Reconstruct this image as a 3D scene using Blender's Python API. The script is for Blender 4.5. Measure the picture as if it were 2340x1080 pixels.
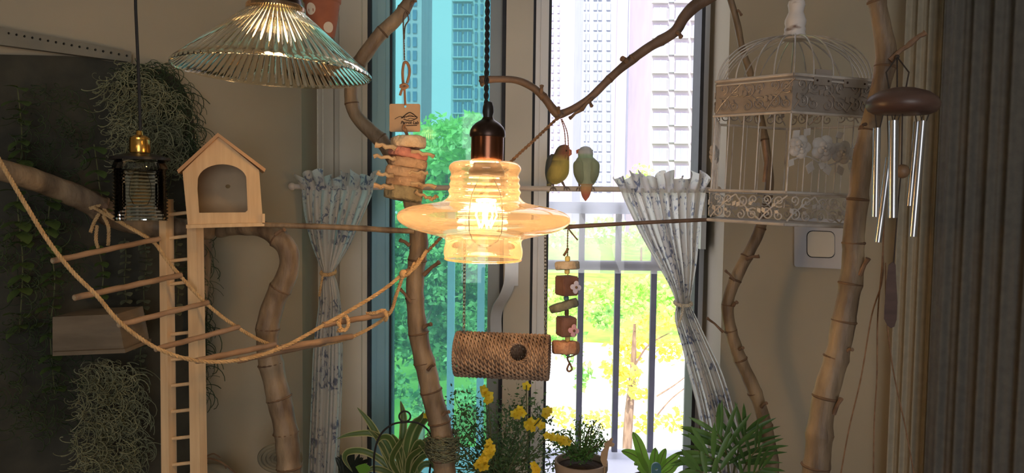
import bpy, bmesh, math, random
from mathutils import Vector, Matrix, geometry
random.seed(7)
PI = math.pi
for o in list(bpy.data.objects):
    bpy.data.objects.remove(o)
SC = bpy.context.scene
COL = SC.collection

# ---------------------------------------------------------------- camera
F = 1700.0                      # focal length in pixels of the 2340 px wide frame
PITCH = math.radians(3.3)
ROLL = math.radians(0.7)
CAM = Vector((0, 0, 1.4))
_f = Vector((0, math.cos(PITCH), -math.sin(PITCH)))
_r0 = Vector((1, 0, 0)); _u0 = Vector((0, math.sin(PITCH), math.cos(PITCH)))
_r = _r0 * math.cos(ROLL) + _u0 * math.sin(ROLL)
_u = _u0 * math.cos(ROLL) - _r0 * math.sin(ROLL)
cam = bpy.data.cameras.new('camera'); camo = bpy.data.objects.new('camera', cam); COL.objects.link(camo)
cam.sensor_fit = 'HORIZONTAL'; cam.sensor_width = 36.0; cam.lens = F / 2340 * 36; cam.clip_start = 0.02; cam.clip_end = 600
m = Matrix((_r, _u, -_f)).transposed().to_4x4(); m.translation = CAM
camo.matrix_world = m
SC.camera = camo

# ---------------------------------------------------------------- world, sun, large lights, exposure
SC.view_settings.view_transform = 'Standard'; SC.view_settings.look = 'None'
SC.view_settings.gamma = 1.0; SC.view_settings.use_curve_mapping = False
SC.view_settings.exposure = 0.0
w = bpy.data.worlds.new('sky'); SC.world = w; w.use_nodes = True
bg = w.node_tree.nodes['Background']
bg.inputs[0].default_value = (0.86, 0.86, 1.0, 1); bg.inputs[1].default_value = 2.2

def light(name, kind, energy, color, loc, rot=(0, 0, 0), **kw):
    l = bpy.data.lights.new(name, kind); l.energy = energy; l.color = color
    for k, v in kw.items(): setattr(l, k, v)
    o = bpy.data.objects.new(name, l); COL.objects.link(o); o.location = loc; o.rotation_euler = rot
    return o
# sun high behind the house: it lights the gardens and the towers, the roof keeps it out of the room
light('sun', 'SUN', 6.5, (1.0, 0.95, 0.86), (0, -5, 20), (math.radians(48), 0, math.radians(-18)), angle=0.02)
# neutral fill light added behind the photographer to brighten camera-facing sides
light('rear_fill', 'AREA', 31.0, (0.97, 0.98, 1.0), (0.35, -2.4, 1.35), (math.radians(90), 0, 0), shape='RECTANGLE', size=1.6, size_y=1.5)
# warm room lamp to the left of the photographer
light('room_lamp', 'POINT', 0.7, (1.0, 0.66, 0.32), (-0.80, 0.30, 1.55), shadow_soft_size=0.05)

# ---------------------------------------------------------------- helpers
def P(px, py, D):
    d = _f + _r * ((px - 1170) / F) - _u * ((py - 540) / F)
    return CAM + d * (D / d.y)
def PXZ(px, D):                 # x of a column of the frame at mid height, at depth D
    return P(px, 500, D).x
def ray_plane(px, py, p0, n):
    d = _f + _r * ((px - 1170) / F) - _u * ((py - 540) / F)
    return CAM + d * ((p0 - CAM).dot(n) / d.dot(n))
def S(D): return D / F

def lin(c):
    c = c / 255.0
    return c / 12.92 if c <= 0.04045 else ((c + 0.055) / 1.055) ** 2.4
def rgb(r, g, b): return (lin(r), lin(g), lin(b), 1.0)

MATS = {}
def M(name, c1, c2=None, scale=12, rough=0.6, metal=0.0, bump=0.0, bscale=None, stretch=(1, 1, 1), detail=5, contrast=(0.35, 0.65),
      spec=0.5, transl=0.0, attr=None, coat=0.0, distort=0.0, emit=None, estr=0.0):
    m = bpy.data.materials.new(name); m.use_nodes = True
    nt = m.node_tree; N = nt.nodes; L = nt.links
    b = N['Principled BSDF']; out = N['Material Output']
    b.inputs['Roughness'].default_value = rough; b.inputs['Metallic'].default_value = metal
    b.inputs['Specular IOR Level'].default_value = spec; b.inputs['Coat Weight'].default_value = coat
    b.inputs['Base Color'].default_value = c1
    col = None
    if c2 is not None or bump:
        tc = N.new('ShaderNodeTexCoord'); mp = N.new('ShaderNodeMapping'); mp.inputs['Scale'].default_value = stretch
        L.new(tc.outputs['Object'], mp.inputs['Vector'])
    if attr:
        a = N.new('ShaderNodeAttribute'); a.attribute_name = attr; col = a.outputs['Color']
    if c2 is not None:
        nz = N.new('ShaderNodeTexNoise'); nz.inputs['Scale'].default_value = scale; nz.inputs['Detail'].default_value = detail
        nz.inputs['Distortion'].default_value = distort
        L.new(mp.outputs[0], nz.inputs['Vector'])
        cr = N.new('ShaderNodeValToRGB'); cr.color_ramp.elements[0].position = contrast[0]; cr.color_ramp.elements[1].position = contrast[1]
        cr.color_ramp.elements[0].color = c1; cr.color_ramp.elements[1].color = c2
        L.new(nz.outputs['Fac'], cr.inputs['Fac'])
        if col is not None:
            mx = N.new('ShaderNodeMix'); mx.data_type = 'RGBA'; mx.blend_type = 'MULTIPLY'; mx.inputs[0].default_value = 1.0
            L.new(col, mx.inputs[6]); L.new(cr.outputs[0], mx.inputs[7]); col = mx.outputs[2]
        else:
            col = cr.outputs[0]
    if col is not None: L.new(col, b.inputs['Base Color'])
    if bump:
        n2 = N.new('ShaderNodeTexNoise'); n2.inputs['Scale'].default_value = bscale or scale * 2; n2.inputs['Detail'].default_value = 4
        L.new(mp.outputs[0], n2.inputs['Vector'])
        bp = N.new('ShaderNodeBump'); bp.inputs['Strength'].default_value = bump; bp.inputs['Distance'].default_value = 0.004
        L.new(n2.outputs['Fac'], bp.inputs['Height']); L.new(bp.outputs[0], b.inputs['Normal'])
    if emit:
        b.inputs['Emission Color'].default_value = emit; b.inputs['Emission Strength'].default_value = estr
    if transl:
        t = N.new('ShaderNodeBsdfTranslucent'); mix = N.new('ShaderNodeMixShader'); mix.inputs[0].default_value = transl
        if col is not None: L.new(col, t.inputs['Color'])
        else: t.inputs['Color'].default_value = c1
        L.new(b.outputs[0], mix.inputs[1]); L.new(t.outputs[0], mix.inputs[2]); L.new(mix.outputs[0], out.inputs['Surface'])
    MATS[name] = m
    return m

def GLASS(name, tint, refl=1.0, ior=1.45, veil=0.0, veilcol=(1, 1, 1, 1), grough=0.02):
    """thin clear glass: tinted see-through with a Fresnel reflection and an optional milky film"""
    m = bpy.data.materials.new(name); m.use_nodes = True
    nt = m.node_tree; N = nt.nodes; L = nt.links
    N.remove(N['Principled BSDF']); out = N['Material Output']
    t = N.new('ShaderNodeBsdfTransparent'); t.inputs[0].default_value = tint
    g = N.new('ShaderNodeBsdfGlossy'); g.inputs['Roughness'].default_value = grough; g.inputs['Color'].default_value = (refl, refl, refl, 1)
    fr = N.new('ShaderNodeFresnel'); fr.inputs['IOR'].default_value = ior
    mix = N.new('ShaderNodeMixShader'); L.new(fr.outputs[0], mix.inputs[0]); L.new(t.outputs[0], mix.inputs[1]); L.new(g.outputs[0], mix.inputs[2])
    last = mix
    if veil:
        tl = N.new('ShaderNodeBsdfTranslucent'); tl.inputs[0].default_value = veilcol
        df = N.new('ShaderNodeBsdfDiffuse'); df.inputs[0].default_value = veilcol
        m0 = N.new('ShaderNodeMixShader'); m0.inputs[0].default_value = 0.4; L.new(tl.outputs[0], m0.inputs[1]); L.new(df.outputs[0], m0.inputs[2])
        m2 = N.new('ShaderNodeMixShader'); m2.inputs[0].default_value = veil
        L.new(mix.outputs[0], m2.inputs[1]); L.new(m0.outputs[0], m2.inputs[2]); last = m2
    L.new(last.outputs[0], out.inputs['Surface'])
    return m

def GLASSR(name, col, ior=1.45, rough=0.0):
    m = bpy.data.materials.new(name); m.use_nodes = True
    b = m.node_tree.nodes['Principled BSDF']
    b.inputs['Base Color'].default_value = col; b.inputs['Transmission Weight'].default_value = 1.0
    b.inputs['Roughness'].default_value = rough; b.inputs['IOR'].default_value = ior
    return m

def frames(pts):
    n = len(pts); T = []
    for i in range(n):
        a = pts[max(0, i - 1)]; b = pts[min(n - 1, i + 1)]
        t = (b - a); t = t.normalized() if t.length > 1e-9 else Vector((0, 0, 1)); T.append(t)
    ref = Vector((0, 0, 1)) if abs(T[0].z) < 0.9 else Vector((1, 0, 0))
    nrm = (ref - T[0] * ref.dot(T[0])).normalized(); out = []
    for i in range(n):
        nrm = (nrm - T[i] * nrm.dot(T[i]))
        nrm = nrm.normalized() if nrm.length > 1e-9 else T[i].orthogonal().normalized()
        out.append((T[i], nrm, T[i].cross(nrm)))
    return out

def catmull(pts, n):
    """pts: list of tuples; n samples per span"""
    k = len(pts[0]); out = []
    for i in range(len(pts) - 1):
        p0 = pts[max(0, i - 1)]; p1 = pts[i]; p2 = pts[i + 1]; p3 = pts[min(len(pts) - 1, i + 2)]
        for j in range(n):
            t = j / n
            out.append(tuple(0.5 * (2 * p1[c] + (p2[c] - p0[c]) * t + (2 * p0[c] - 5 * p1[c] + 4 * p2[c] - p3[c]) * t * t
                                    + (3 * p1[c] - p0[c] - 3 * p2[c] + p3[c]) * t ** 3) for c in range(k)))
    out.append(tuple(pts[-1]))
    return out

class MB:
    def __init__(s): s.v = []; s.f = []; s.c = []; s.col = None
    def add(s, vs, fs, col=None):
        o = len(s.v); s.v += [Vector(v) for v in vs]; s.f += [tuple(i + o for i in f) for f in fs]
        cc = col if col is not None else (s.col if s.col is not None else (1, 1, 1, 1))
        if isinstance(cc, list): s.c += cc
        else: s.c += [cc] * len(vs)
        return s
    def tube(s, pts, rad, sides=8, cap=True, closed=False, col=None):
        pts = [Vector(p) for p in pts]; n = len(pts)
        if not isinstance(rad, (list, tuple)): rad = [rad] * n
        fr = frames(pts); vs = []; fs = []
        if closed:
            q = pts + pts[:2]
        for i in range(n):
            t, a, b = fr[i]
            for j in range(sides):
                th = 2 * PI * j / sides
                vs.append(pts[i] + (a * math.cos(th) + b * math.sin(th)) * rad[i])
        m = n if closed else n - 1
        for i in range(m):
            i2 = (i + 1) % n
            for j in range(sides):
                k = (j + 1) % sides
                fs.append((i * sides + j, i * sides + k, i2 * sides + k, i2 * sides + j))
        if cap and not closed:
            fs.append(tuple(range(sides - 1, -1, -1))); fs.append(tuple((n - 1) * sides + j for j in range(sides)))
        return s.add(vs, fs, col)
    def box(s, c, size, rot=None, col=None):
        c = Vector(c); hx, hy, hz = size[0] / 2, size[1] / 2, size[2] / 2
        vs = [Vector((x * hx, y * hy, z * hz)) for x in (-1, 1) for y in (-1, 1) for z in (-1, 1)]
        if rot is not None: vs = [rot @ v for v in vs]
        vs = [v + c for v in vs]
        return s.add(vs, [(0, 1, 3, 2), (4, 6, 7, 5), (0, 4, 5, 1), (2, 3, 7, 6), (0, 2, 6, 4), (1, 5, 7, 3)], col)
    def lathe(s, prof, segs=32, mat=None, ribs=0, rib=0.0, closed=False, col=None):
        """prof: (r, z) list; revolved about local Z"""
        vs = []; fs = []; n = len(prof)
        for (r, z) in prof:
            for j in range(segs):
                th = 2 * PI * j / segs
                rr = r
                if ribs: rr = r + rib * (abs(math.cos(ribs * th / 2)) - 0.5)
                v = Vector((rr * math.cos(th), rr * math.sin(th), z)); vs.append(mat @ v if mat else v)
        for i in range(n - 1 + (1 if closed else 0)):
            i2 = (i + 1) % n
            for j in range(segs):
                k = (j + 1) % segs
                fs.append((i * segs + j, i * segs + k, i2 * segs + k, i2 * segs + j))
        return s.add(vs, fs, col)
    def ball(s, c, r, segs=12, rings=8, mat=None, col=None):
        if not isinstance(r, (tuple, list)): r = (r, r, r)
        vs = []; fs = []; c = Vector(c)
        for i in range(rings + 1):
            ph = PI * i / rings
            for j in range(segs):
                th = 2 * PI * j / segs
                v = Vector((r[0] * math.sin(ph) * math.cos(th), r[1] * math.sin(ph) * math.sin(th), r[2] * math.cos(ph)))
                vs.append(c + (mat @ v if mat else v))
        for i in range(rings):
            for j in range(segs):
                k = (j + 1) % segs
                fs.append((i * segs + j, (i + 1) * segs + j, (i + 1) * segs + k, i * segs + k))
        return s.add(vs, fs, col)
    def prism(s, outer, depth, holes=(), col=None):
        """outer, holes: lists of 3-D points in a plane; depth: extrusion vector"""
        depth = Vector(depth); loops = [[Vector(p) for p in outer]] + [[Vector(p) for p in h] for h in holes]
        tris = geometry.tessellate_polygon(loops); flat = [p for l in loops for p in l]; n = len(flat)
        vs = flat + [p + depth for p in flat]; fs = []
        for t in tris:
            fs.append((t[0], t[1], t[2])); fs.append((t[2] + n, t[1] + n, t[0] + n))
        o = 0
        for l in loops:
            k = len(l)
            for i in range(k):
                a = o + i; b = o + (i + 1) % k
                fs.append((a, b, b + n, a + n))
            o += k
        return s.add(vs, fs, col)
    def mesh(s, name, sharp=40, origin=None, vcol=False):
        me = bpy.data.meshes.new(name)
        o = origin or Vector((0, 0, 0))
        me.from_pydata([tuple(v - o) for v in s.v], [], s.f)
        me.validate(); bm = bmesh.new(); bm.from_mesh(me); bmesh.ops.recalc_face_normals(bm, faces=bm.faces); bm.to_mesh(me); bm.free()
        me.polygons.foreach_set('use_smooth', [True] * len(me.polygons))
        me.set_sharp_from_angle(angle=math.radians(sharp))
        if vcol and len(me.vertices) == len(s.c):
            a = me.color_attributes.new('Col', 'FLOAT_COLOR', 'POINT')
            a.data.foreach_set('color', [x for c in s.c for x in c])
        me.update()
        return me
    def build(s, name, mat, parent=None, sharp=40, origin=None, vcol=False):
        org = ORG.get(parent.name, Vector((0, 0, 0))) if parent is not None else (Vector(origin) if origin is not None else None)
        if parent is None and org is None:
            xs = [v.x for v in s.v]; ys = [v.y for v in s.v]; zs = [v.z for v in s.v]
            org = Vector(((min(xs) + max(xs)) / 2, (min(ys) + max(ys)) / 2, min(zs)))
        me = s.mesh(name, sharp, org, vcol)
        o = bpy.data.objects.new(name, me); COL.objects.link(o)
        me.materials.append(mat)
        if parent is not None: o.parent = parent
        else: o.location = org
        ORG[o.name] = org
        return o
ORG = {}

def tag(o, label=None, cat=None, group=None, kind=None):
    if label: o['label'] = label
    if cat: o['category'] = cat
    if group: o['group'] = group
    if kind: o['kind'] = kind
    return o
def thing(name, label, cat, loc, group=None):
    o = bpy.data.objects.new(name, None); COL.objects.link(o); o.empty_display_size = 0.05
    o.location = loc; ORG[o.name] = Vector(loc)
    return tag(o, label, cat, group)
def struct(name, mb, mat, label=None, **kw):
    return tag(mb.build(name, mat, None, **kw), label, None, None, 'structure')
def sthing(name, loc, label=None):
    o = bpy.data.objects.new(name, None); COL.objects.link(o); o.empty_display_size = 0.05
    o.location = loc; ORG[o.name] = Vector(loc); o['kind'] = 'structure'
    if label: o['label'] = label
    return o
def inst(name, me, loc, parent, mat4=None):
    """a piece that shares mesh data; loc in world space"""
    o = bpy.data.objects.new(name, me); COL.objects.link(o); o.parent = parent
    org = ORG.get(parent.name, Vector((0, 0, 0)))
    if mat4 is not None:
        mm = mat4.copy(); mm.translation = Vector(loc) - org; o.matrix_local = mm
    else: o.location = Vector(loc) - org
    ORG[o.name] = Vector(loc)
    return o
def rope_strands(mb, pts, r, strands=3, pitch=0.016, sides=5, step=0.003):
    """twisted cord along a path of world points"""
    pts = [Vector(p) for p in pts]; L = [0]
    for a, b in zip(pts, pts[1:]): L.append(L[-1] + (b - a).length)
    n = max(4, int(L[-1] / step)); q = []; k = 0
    for i in range(n + 1):
        d = L[-1] * i / n
        while k < len(L) - 2 and L[k + 1] < d: k += 1
        t = (d - L[k]) / max(1e-9, L[k + 1] - L[k]); q.append(pts[k].lerp(pts[k + 1], t))
    fr = frames(q)
    for s_ in range(strands):
        path = []
        for i in range(n + 1):
            th = 2 * PI * (L[-1] * i / n / pitch + s_ / strands)
            path.append(q[i] + (fr[i][1] * math.cos(th) + fr[i][2] * math.sin(th)) * r * 0.52)
        mb.tube(path, r * 0.56, sides)
    return mb
def px_path(pts, n=8):
    return [P(*p[:3]) for p in catmull(pts, n)]

# ---------------------------------------------------------------- materials
m_wall = M('wall_paint', rgb(164, 154, 134), rgb(172, 162, 142), scale=3, rough=0.85, bump=0.05, bscale=120)
m_ceil = M('ceiling_paint', rgb(215, 212, 205), rgb(222, 219, 212), scale=3, rough=0.9)
m_floor = M('floor_wood', rgb(120, 92, 66), rgb(146, 114, 84), scale=6, rough=0.5, stretch=(1, 8, 1))
m_pvc = M('window_profile', rgb(206, 198, 182), rgb(214, 206, 190), scale=4, rough=0.4)
m_pvcw = M('window_profile_white', rgb(240, 240, 242), rgb(244, 244, 246), scale=4, rough=0.35)
m_cyan_frame = M('outer_frame_cyan_cast', rgb(150, 194, 206), rgb(160, 202, 214), scale=5, rough=0.35, metal=0.1)  # cyan reflection of the tinted pane painted into the frame colour
m_gasket = M('rubber_gasket', rgb(34, 36, 44), rgb(44, 46, 54), scale=30, rough=0.6)
m_handle = M('handle_metal', rgb(150, 148, 145), rgb(165, 162, 158), scale=10, rough=0.3, metal=0.7)
m_pane = GLASS('tinted_window_glass', (0.40, 0.68, 0.66, 1), veil=0.10, veilcol=(0.55, 0.88, 0.90, 1))
m_frost = GLASS('frosted_film', (0.98, 0.98, 1.0, 1), veil=0.24, veilcol=(1, 1, 1, 1))

# ---------------------------------------------------------------- the room shell
DW = 1.90                        # depth of the wall face around the window niche
DN = 2.06                        # depth of the window frame at the back of the niche
XL = PXZ(690, DW); XR = PXZ(1655, DW)
H = 2.55
def wallbox(name, a, b, z0, z1, thick, label, mat=m_wall):
    """wall from a to b (2-D, inner face), thickened to the outside (right-hand side of a->b)"""
    a = Vector((a[0], a[1], 0)); b = Vector((b[0], b[1], 0)); d = (b - a).normalized(); n = Vector((d.y, -d.x, 0)) * thick
    mb = MB(); q = [a, b, b + n, a + n]
    vs = [v + Vector((0, 0, z0)) for v in q] + [v + Vector((0, 0, z1)) for v in q]
    mb.add(vs, [(3, 2, 1, 0), (4, 5, 6, 7), (0, 1, 5, 4), (1, 2, 6, 5), (2, 3, 7, 6), (3, 0, 4, 7)])
    return struct(name, mb, mat, label)
dl = Vector((-0.70, -0.714)); dr = Vector((0.70, -0.714))
LC = Vector((XL, DW)); RC = Vector((XR, DW))
LE = LC + dl * 1.9; RE = RC + dr * 1.9
wallbox('wall_left', LC, LE, 0, H, 0.12, 'beige wall left of the window niche behind the ladder')
wallbox('wall_right', RE, RC, 0, H, 0.12, 'beige wall right of the window behind the bird cage')
wallbox('wall_left_side', LE, (LE.x, -2.6), 0, H, 0.12, 'plain beige side wall of the room')
wallbox('wall_right_side', (RE.x, -2.6), RE, 0, H, 0.12, 'plain beige side wall of the room on the right')
mb = MB(); mb.box((0, -2.66, H / 2), (5.2, 0.12, H)); struct('wall_back', mb, m_wall, 'plain beige wall behind the photographer')
mb = MB(); mb.box((0, -0.15, -0.05), (5.4, 5.2, 0.1)); struct('floor', mb, m_floor, 'brown wooden floor of the room')
mb = MB(); mb.box((0, -0.25, H + 0.06), (5.4, 5.3, 0.12)); struct('ceiling', mb, m_ceil, 'pale painted ceiling')
# niche reveals
mb = MB(); mb.box((XL - 0.06, (DW + DN) / 2 + 0.075, H / 2), (0.12, DN - DW + 0.15, H)); struct('trim_1', mb, m_wall, 'left reveal of the window niche')
mb = MB(); mb.box((XR + 0.06, (DW + DN) / 2 + 0.075, H / 2), (0.12, DN - DW + 0.15, H)); struct('trim_2', mb, m_wall, 'right reveal of the window niche')
mb = MB(); mb.box(((XL + XR) / 2, DN + 0.03, 0.16), (XR - XL, 0.18, 0.32)); struct('trim_3', mb, m_wall, 'low parapet under the window')

# window: frame members traced as columns at the niche depth
win = sthing('window_1', ((XL + XR) / 2, DN, 0.32), 'tall casement window with a cyan tinted pane and an open right leaf')
ZB, ZT = 0.32, H
def column(name, p0, p1, y0, y1, mat, parent=win, z0=ZB, z1=ZT, D=None):
    x0 = PXZ(p0, D or y0); x1 = PXZ(p1, D or y0)
    mb = MB(); mb.box(((x0 + x1) / 2, (y0 + y1) / 2, (z0 + z1) / 2), (x1 - x0, y1 - y0, z1 - z0))
    return mb.build(name, mat, parent)
column('frame_stile', 722, 762, DN - 0.005, DN + 0.09, m_pvc)
column('frame_stile', 762, 776, DN + 0.012, DN + 0.09, m_pvc)
column('frame_stile', 776, 826, DN - 0.02, DN + 0.09, m_pvc)
column('frame_stile', 826, 839, DN - 0.008, DN + 0.09, m_pvc)
column('gasket', 838, 846, DN - 0.004, DN + 0.08, m_gasket)
column('sash_stile', 846, 889, DN + 0.02, DN + 0.09, m_cyan_frame)
column('sash_stile', 862, 880, DN + 0.012, DN + 0.09, m_cyan_frame)
column('gasket', 889, 895, DN + 0.03, DN + 0.09, m_gasket)
column('sash_stile', 1116, 1143, DN + 0.02, DN + 0.09, M('grey_aluminium', rgb(150, 160, 164), rgb(160, 170, 174), scale=5, rough=0.35))
column('gasket', 1143, 1152, DN - 0.004, DN + 0.08, m_gasket)
column('centre_stile', 1152, 1213, DN - 0.02, DN + 0.09, m_pvc)
column('gasket', 1212, 1219, DN - 0.004, DN + 0.08, m_gasket)
column('centre_stile', 1219, 1230, DN - 0.012, DN + 0.09, m_pvcw)
column('centre_stile', 1230, 1248, DN - 0.022, DN + 0.09, m_pvcw)
column('gasket', 1247, 1254, DN - 0.006, DN + 0.08, m_gasket)
column('gasket', 1592, 1600, DN - 0.006, DN + 0.08, m_gasket)
column('frame_stile', 1600, 1622, DN + 0.03, DN + 0.09, m_pvcw)
column('pane', 880, 1130, DN + 0.05, DN + 0.056, m_pane)
mb = MB(); mb.box(((XL + XR) / 2, DN + 0.03, ZB + 0.03), (XR - XL, 0.1, 0.06)); mb.build('bottom_rail', m_pvc, win)
mb = MB(); mb.box(((XL + XR) / 2, DN + 0.05, ZT - 0.03), (XR - XL, 0.1, 0.06)); mb.build('top_rail', m_pvc, win)
# wavy handle
hp = catmull([(1168, 596), (1166, 640), (1156, 672), (1140, 700), (1134, 730), (1136, 775), (1138, 800)], 6)
mb = MB(); vs = []; fs = []
W2 = [P(x - 14, y, DN - 0.05) for x, y in hp] ; W3 = [P(x + 12, y, DN - 0.05) for x, y in hp]
n = len(hp)
for a, b in zip(W2, W3): vs += [a, b, b + Vector((0, 0.018, 0)), a + Vector((0, 0.018, 0))]
for i in range(n - 1):
    for j in range(4): fs.append((i * 4 + j, i * 4 + (j + 1) % 4, i * 4 + 4 + (j + 1) % 4, i * 4 + 4 + j))
fs += [(3, 2, 1, 0), tuple((n - 1) * 4 + j for j in range(4))]
mb.add(vs, fs); hd = mb.build('handle', m_handle, win)
mb = MB(); c = P(1172, 622, DN - 0.025); mb.box((c.x, c.y, c.z), (0.03, 0.03, 0.07)); mb.build('handle_base', m_handle, hd)
# stay on the right jamb
mb = MB(); c = P(1603, 505, DN - 0.03); mb.box((c.x, c.y, c.z), (0.014, 0.05, 0.15)); ls = mb.build('window_stay', m_handle, win)
mb = MB(); c2 = P(1600, 470, DN - 0.055); mb.box((c2.x, c2.y, c2.z), (0.018, 0.03, 0.05)); mb.build('stay_block', m_pvc, ls)
# ================================================================ outside
GZ = -3.0
m_ground = M('pale_paving', rgb(222, 218, 212), rgb(238, 235, 230), scale=0.6, rough=0.9)
m_lawn = M('lawn_grass', rgb(120, 168, 60), rgb(165, 195, 80), scale=0.9, rough=0.95)
m_fac = M('tower_render', rgb(164, 170, 184), rgb(170, 176, 190), scale=0.4, rough=0.9)
m_fac2 = M('tower_render_rose', rgb(180, 168, 181), rgb(186, 175, 188), scale=0.4, rough=0.9)
m_win_b = M('tower_glass_blue', rgb(78, 104, 142), rgb(98, 124, 158), scale=0.25, rough=0.25)
m_win_p = M('tower_glass_pale', rgb(147, 153, 174), rgb(156, 162, 182), scale=0.25, rough=0.3)
m_rail = M('railing_paint', rgb(84, 84, 98), rgb(96, 95, 108), scale=14, rough=0.5)
m_railw = M('railing_white', rgb(236, 238, 246), rgb(244, 246, 252), scale=8, rough=0.5, transl=0.5)
m_bark = M('tree_bark', rgb(120, 96, 78), rgb(160, 136, 112), scale=10, rough=0.9, bump=0.6, stretch=(3, 3, 0.6))
m_leaf = [M('tree_leaf_green', rgb(96, 168, 76), rgb(206, 240, 150), scale=3.0, rough=0.6, transl=0.4),
          M('tree_leaf_deep', rgb(56, 120, 62), rgb(206, 240, 160), scale=3.5, rough=0.6, transl=0.35, contrast=(0.40, 0.62)),
          M('tree_leaf_yellow', rgb(226, 222, 96), rgb(240, 226, 130), scale=1.2, rough=0.6, transl=0.4),
          M('tree_leaf_lime', rgb(166, 220, 96), rgb(230, 250, 176), scale=3.0, rough=0.6, transl=0.4)]

mb = MB(); mb.box((0, 100, GZ - 0.1), (300, 190, 0.2)); tag(mb.build('ground', m_ground), 'pale paved ground of the courtyard outside', None, None, 'structure')
def lawn(name, p0, p1, d0, d1, label, z):
    mb = MB(); x0 = P(p0, 700, d0).x; x1 = P(p1, 700, d0).x; x2 = P(p1, 700, d1).x; x3 = P(p0, 700, d1).x
    N = 14; out = []
    for a, b, c, d in ((x0, d0, x1, d0), (x1, d0, x2, d1), (x2, d1, x3, d1), (x3, d1, x0, d0)):
        for i in range(N):
            t = i / N; out.append(Vector((a + (c - a) * t + random.uniform(-.2, .2), b + (d - b) * t + random.uniform(-.2, .2), z)))
    mb.prism(out, (0, 0, -0.06))
    return tag(mb.build(name, m_lawn), label, None, None, 'structure')
lawn('lawn', 1150, 1900, 22, 75, 'green lawn behind the balcony railing', GZ + 0.06)
lawn('lawn', 300, 1200, 9, 60, 'green lawn behind the tinted pane', GZ + 0.05)

# towers
def tower(label, p0, p1, D, top, cols, y0, y1, dy, wh, wmat, fmat, depth=14, strips=()):
    x0 = P(p0, 300, D).x; x1 = P(p1, 300, D).x; zt = P(1200, top, D).z
    t = thing('tower_block', label, 'building', ((x0 + x1) / 2, D, GZ), 'residential towers beyond the garden')
    mb = MB(); mb.box(((x0 + x1) / 2, D + depth / 2, (GZ + zt) / 2), (x1 - x0, depth, zt - GZ)); mb.build('facade', fmat, t)
    for (a, b) in strips:
        xa = P(a, 300, D).x; xb = P(b, 300, D).x
        mb = MB(); mb.box(((xa + xb) / 2, D - 0.25, (GZ + zt) / 2), (xb - xa, 0.7, zt - GZ)); mb.build('pier', m_fac if fmat is m_fac2 else m_fac2, t)
    for (c, w) in cols:
        me = None; k = 0
        yy = y0
        while yy < y1:
            ctr = P(c, yy, D)
            if me is None:
                ww = w * S(D); hh = wh * S(D)
                g = MB(); g.box((0, 0, 0), (ww, 0.3, hh)); me = g.mesh('tower_window'); me.materials.append(wmat)
                g = MB()
                g.box((0, -0.12, -hh / 2 - 0.06), (ww + 0.25, 0.5, 0.12)); g.box((0, -0.06, 0), (0.09, 0.36, hh))
                me2 = g.mesh('tower_window_sill'); me2.materials.append(fmat)
            o = inst('window', me, (ctr.x, D - 0.05, ctr.z), t)
            if w > 12: inst('sill', me2, (ctr.x, D - 0.05, ctr.z), o)
            yy += dy; k += 1
    return t
tower('tall tower with wide blue windows behind the tinted pane', 1030, 1135, 80, -160, [(1046, 18), (1069, 17), (1088, 6), (1101, 6), (1120, 10)], -10, 300, 32, 24, m_win_b, m_fac)
tower('slim tower with pale blue windows behind the hanging parrot toy', 918, 962, 110, -160, [(934, 6), (948, 9)], 3, 300, 31, 21, m_win_b, m_fac2)
tower('slim tower with three narrow window columns above the two birds', 1328, 1432, 100, -160, [(1336, 4), (1344, 4), (1360, 8), (1371, 8), (1390, 9)], -8, 440, 23, 17, m_win_p, m_fac, strips=[(1404, 1428)])
tower('tower with broad pale windows beside the right window jamb', 1486, 1660, 70, -160, [(1508, 30), (1534, 12), (1556, 26), (1592, 22), (1630, 30)], -8, 440, 40, 27, m_win_p, m_fac2)

tower('broad rose tinted tower behind the left lovebird', 1215, 1332, 140, -160, [(1262, 5), (1276, 5)], -8, 440, 17, 9, m_win_p, m_fac2)
tower('plain pale blue tower between the two windowed towers', 1424, 1492, 125, -160, [(1446, 5), (1462, 5)], -8, 440, 18, 9, m_win_p, m_fac)
# trees and shrubs
def leaf_cloud(mb, c, r, n, size, flat=0.0):
    for _ in range(n):
        while True:
            d = Vector((random.uniform(-1, 1), random.uniform(-1, 1), random.uniform(-1, 1)))
            if 0.25 < d.length < 1: break
        d = d * (0.7 + 0.3 * random.random())
        p = Vector((c.x + d.x * r[0], c.y + d.y * r[1], c.z + d.z * r[2]))
        a = Vector((random.gauss(0, 1), random.gauss(0, 1), random.gauss(0, 0.7))).normalized()
        b = a.orthogonal().normalized(); b = (b * math.cos(1) + a.cross(b) * math.sin(random.uniform(0, 6))).normalized()
        s = size * random.uniform(0.6, 1.35)
        mb.add([p - a * s, p + b * s * 0.55, p + a * s, p - b * s * 0.55], [(0, 1, 2, 3)])
def tree(name, label, D, blobs, leafmat, trunk=None, dens=1.0, size=9, group='garden trees and shrubs', cat='tree', dark=None):
    base = P(blobs[0][0], blobs[0][1], D); t = thing(name, label, cat, (base.x, D, GZ), group)
    mb = MB()
    for i, (px, py, rx, ry) in enumerate(blobs):
        dd = D + random.uniform(-0.08, 0.08) * D
        c = P(px, py, dd); r = (rx * S(dd), max(rx, ry) * 0.7 * S(dd), ry * S(dd))
        leaf_cloud(mb, c, r, int(dens * rx * ry / 9), size * S(dd))
    o = mb.build('crown', leafmat, t); o['kind'] = 'stuff'
    if trunk:
        for tr in trunk:
            pts = catmull([(px, py, D + 0.1, wd) for (px, py, wd) in tr], 5)
            mb = MB(); mb.tube([P(*p[:3]) for p in pts], [max(0.004, p[3] / 2 * S(D)) for p in pts], 7)
            mb.build('trunk' if tr is trunk[0] else 'branch', m_bark, t)
    return t
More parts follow.
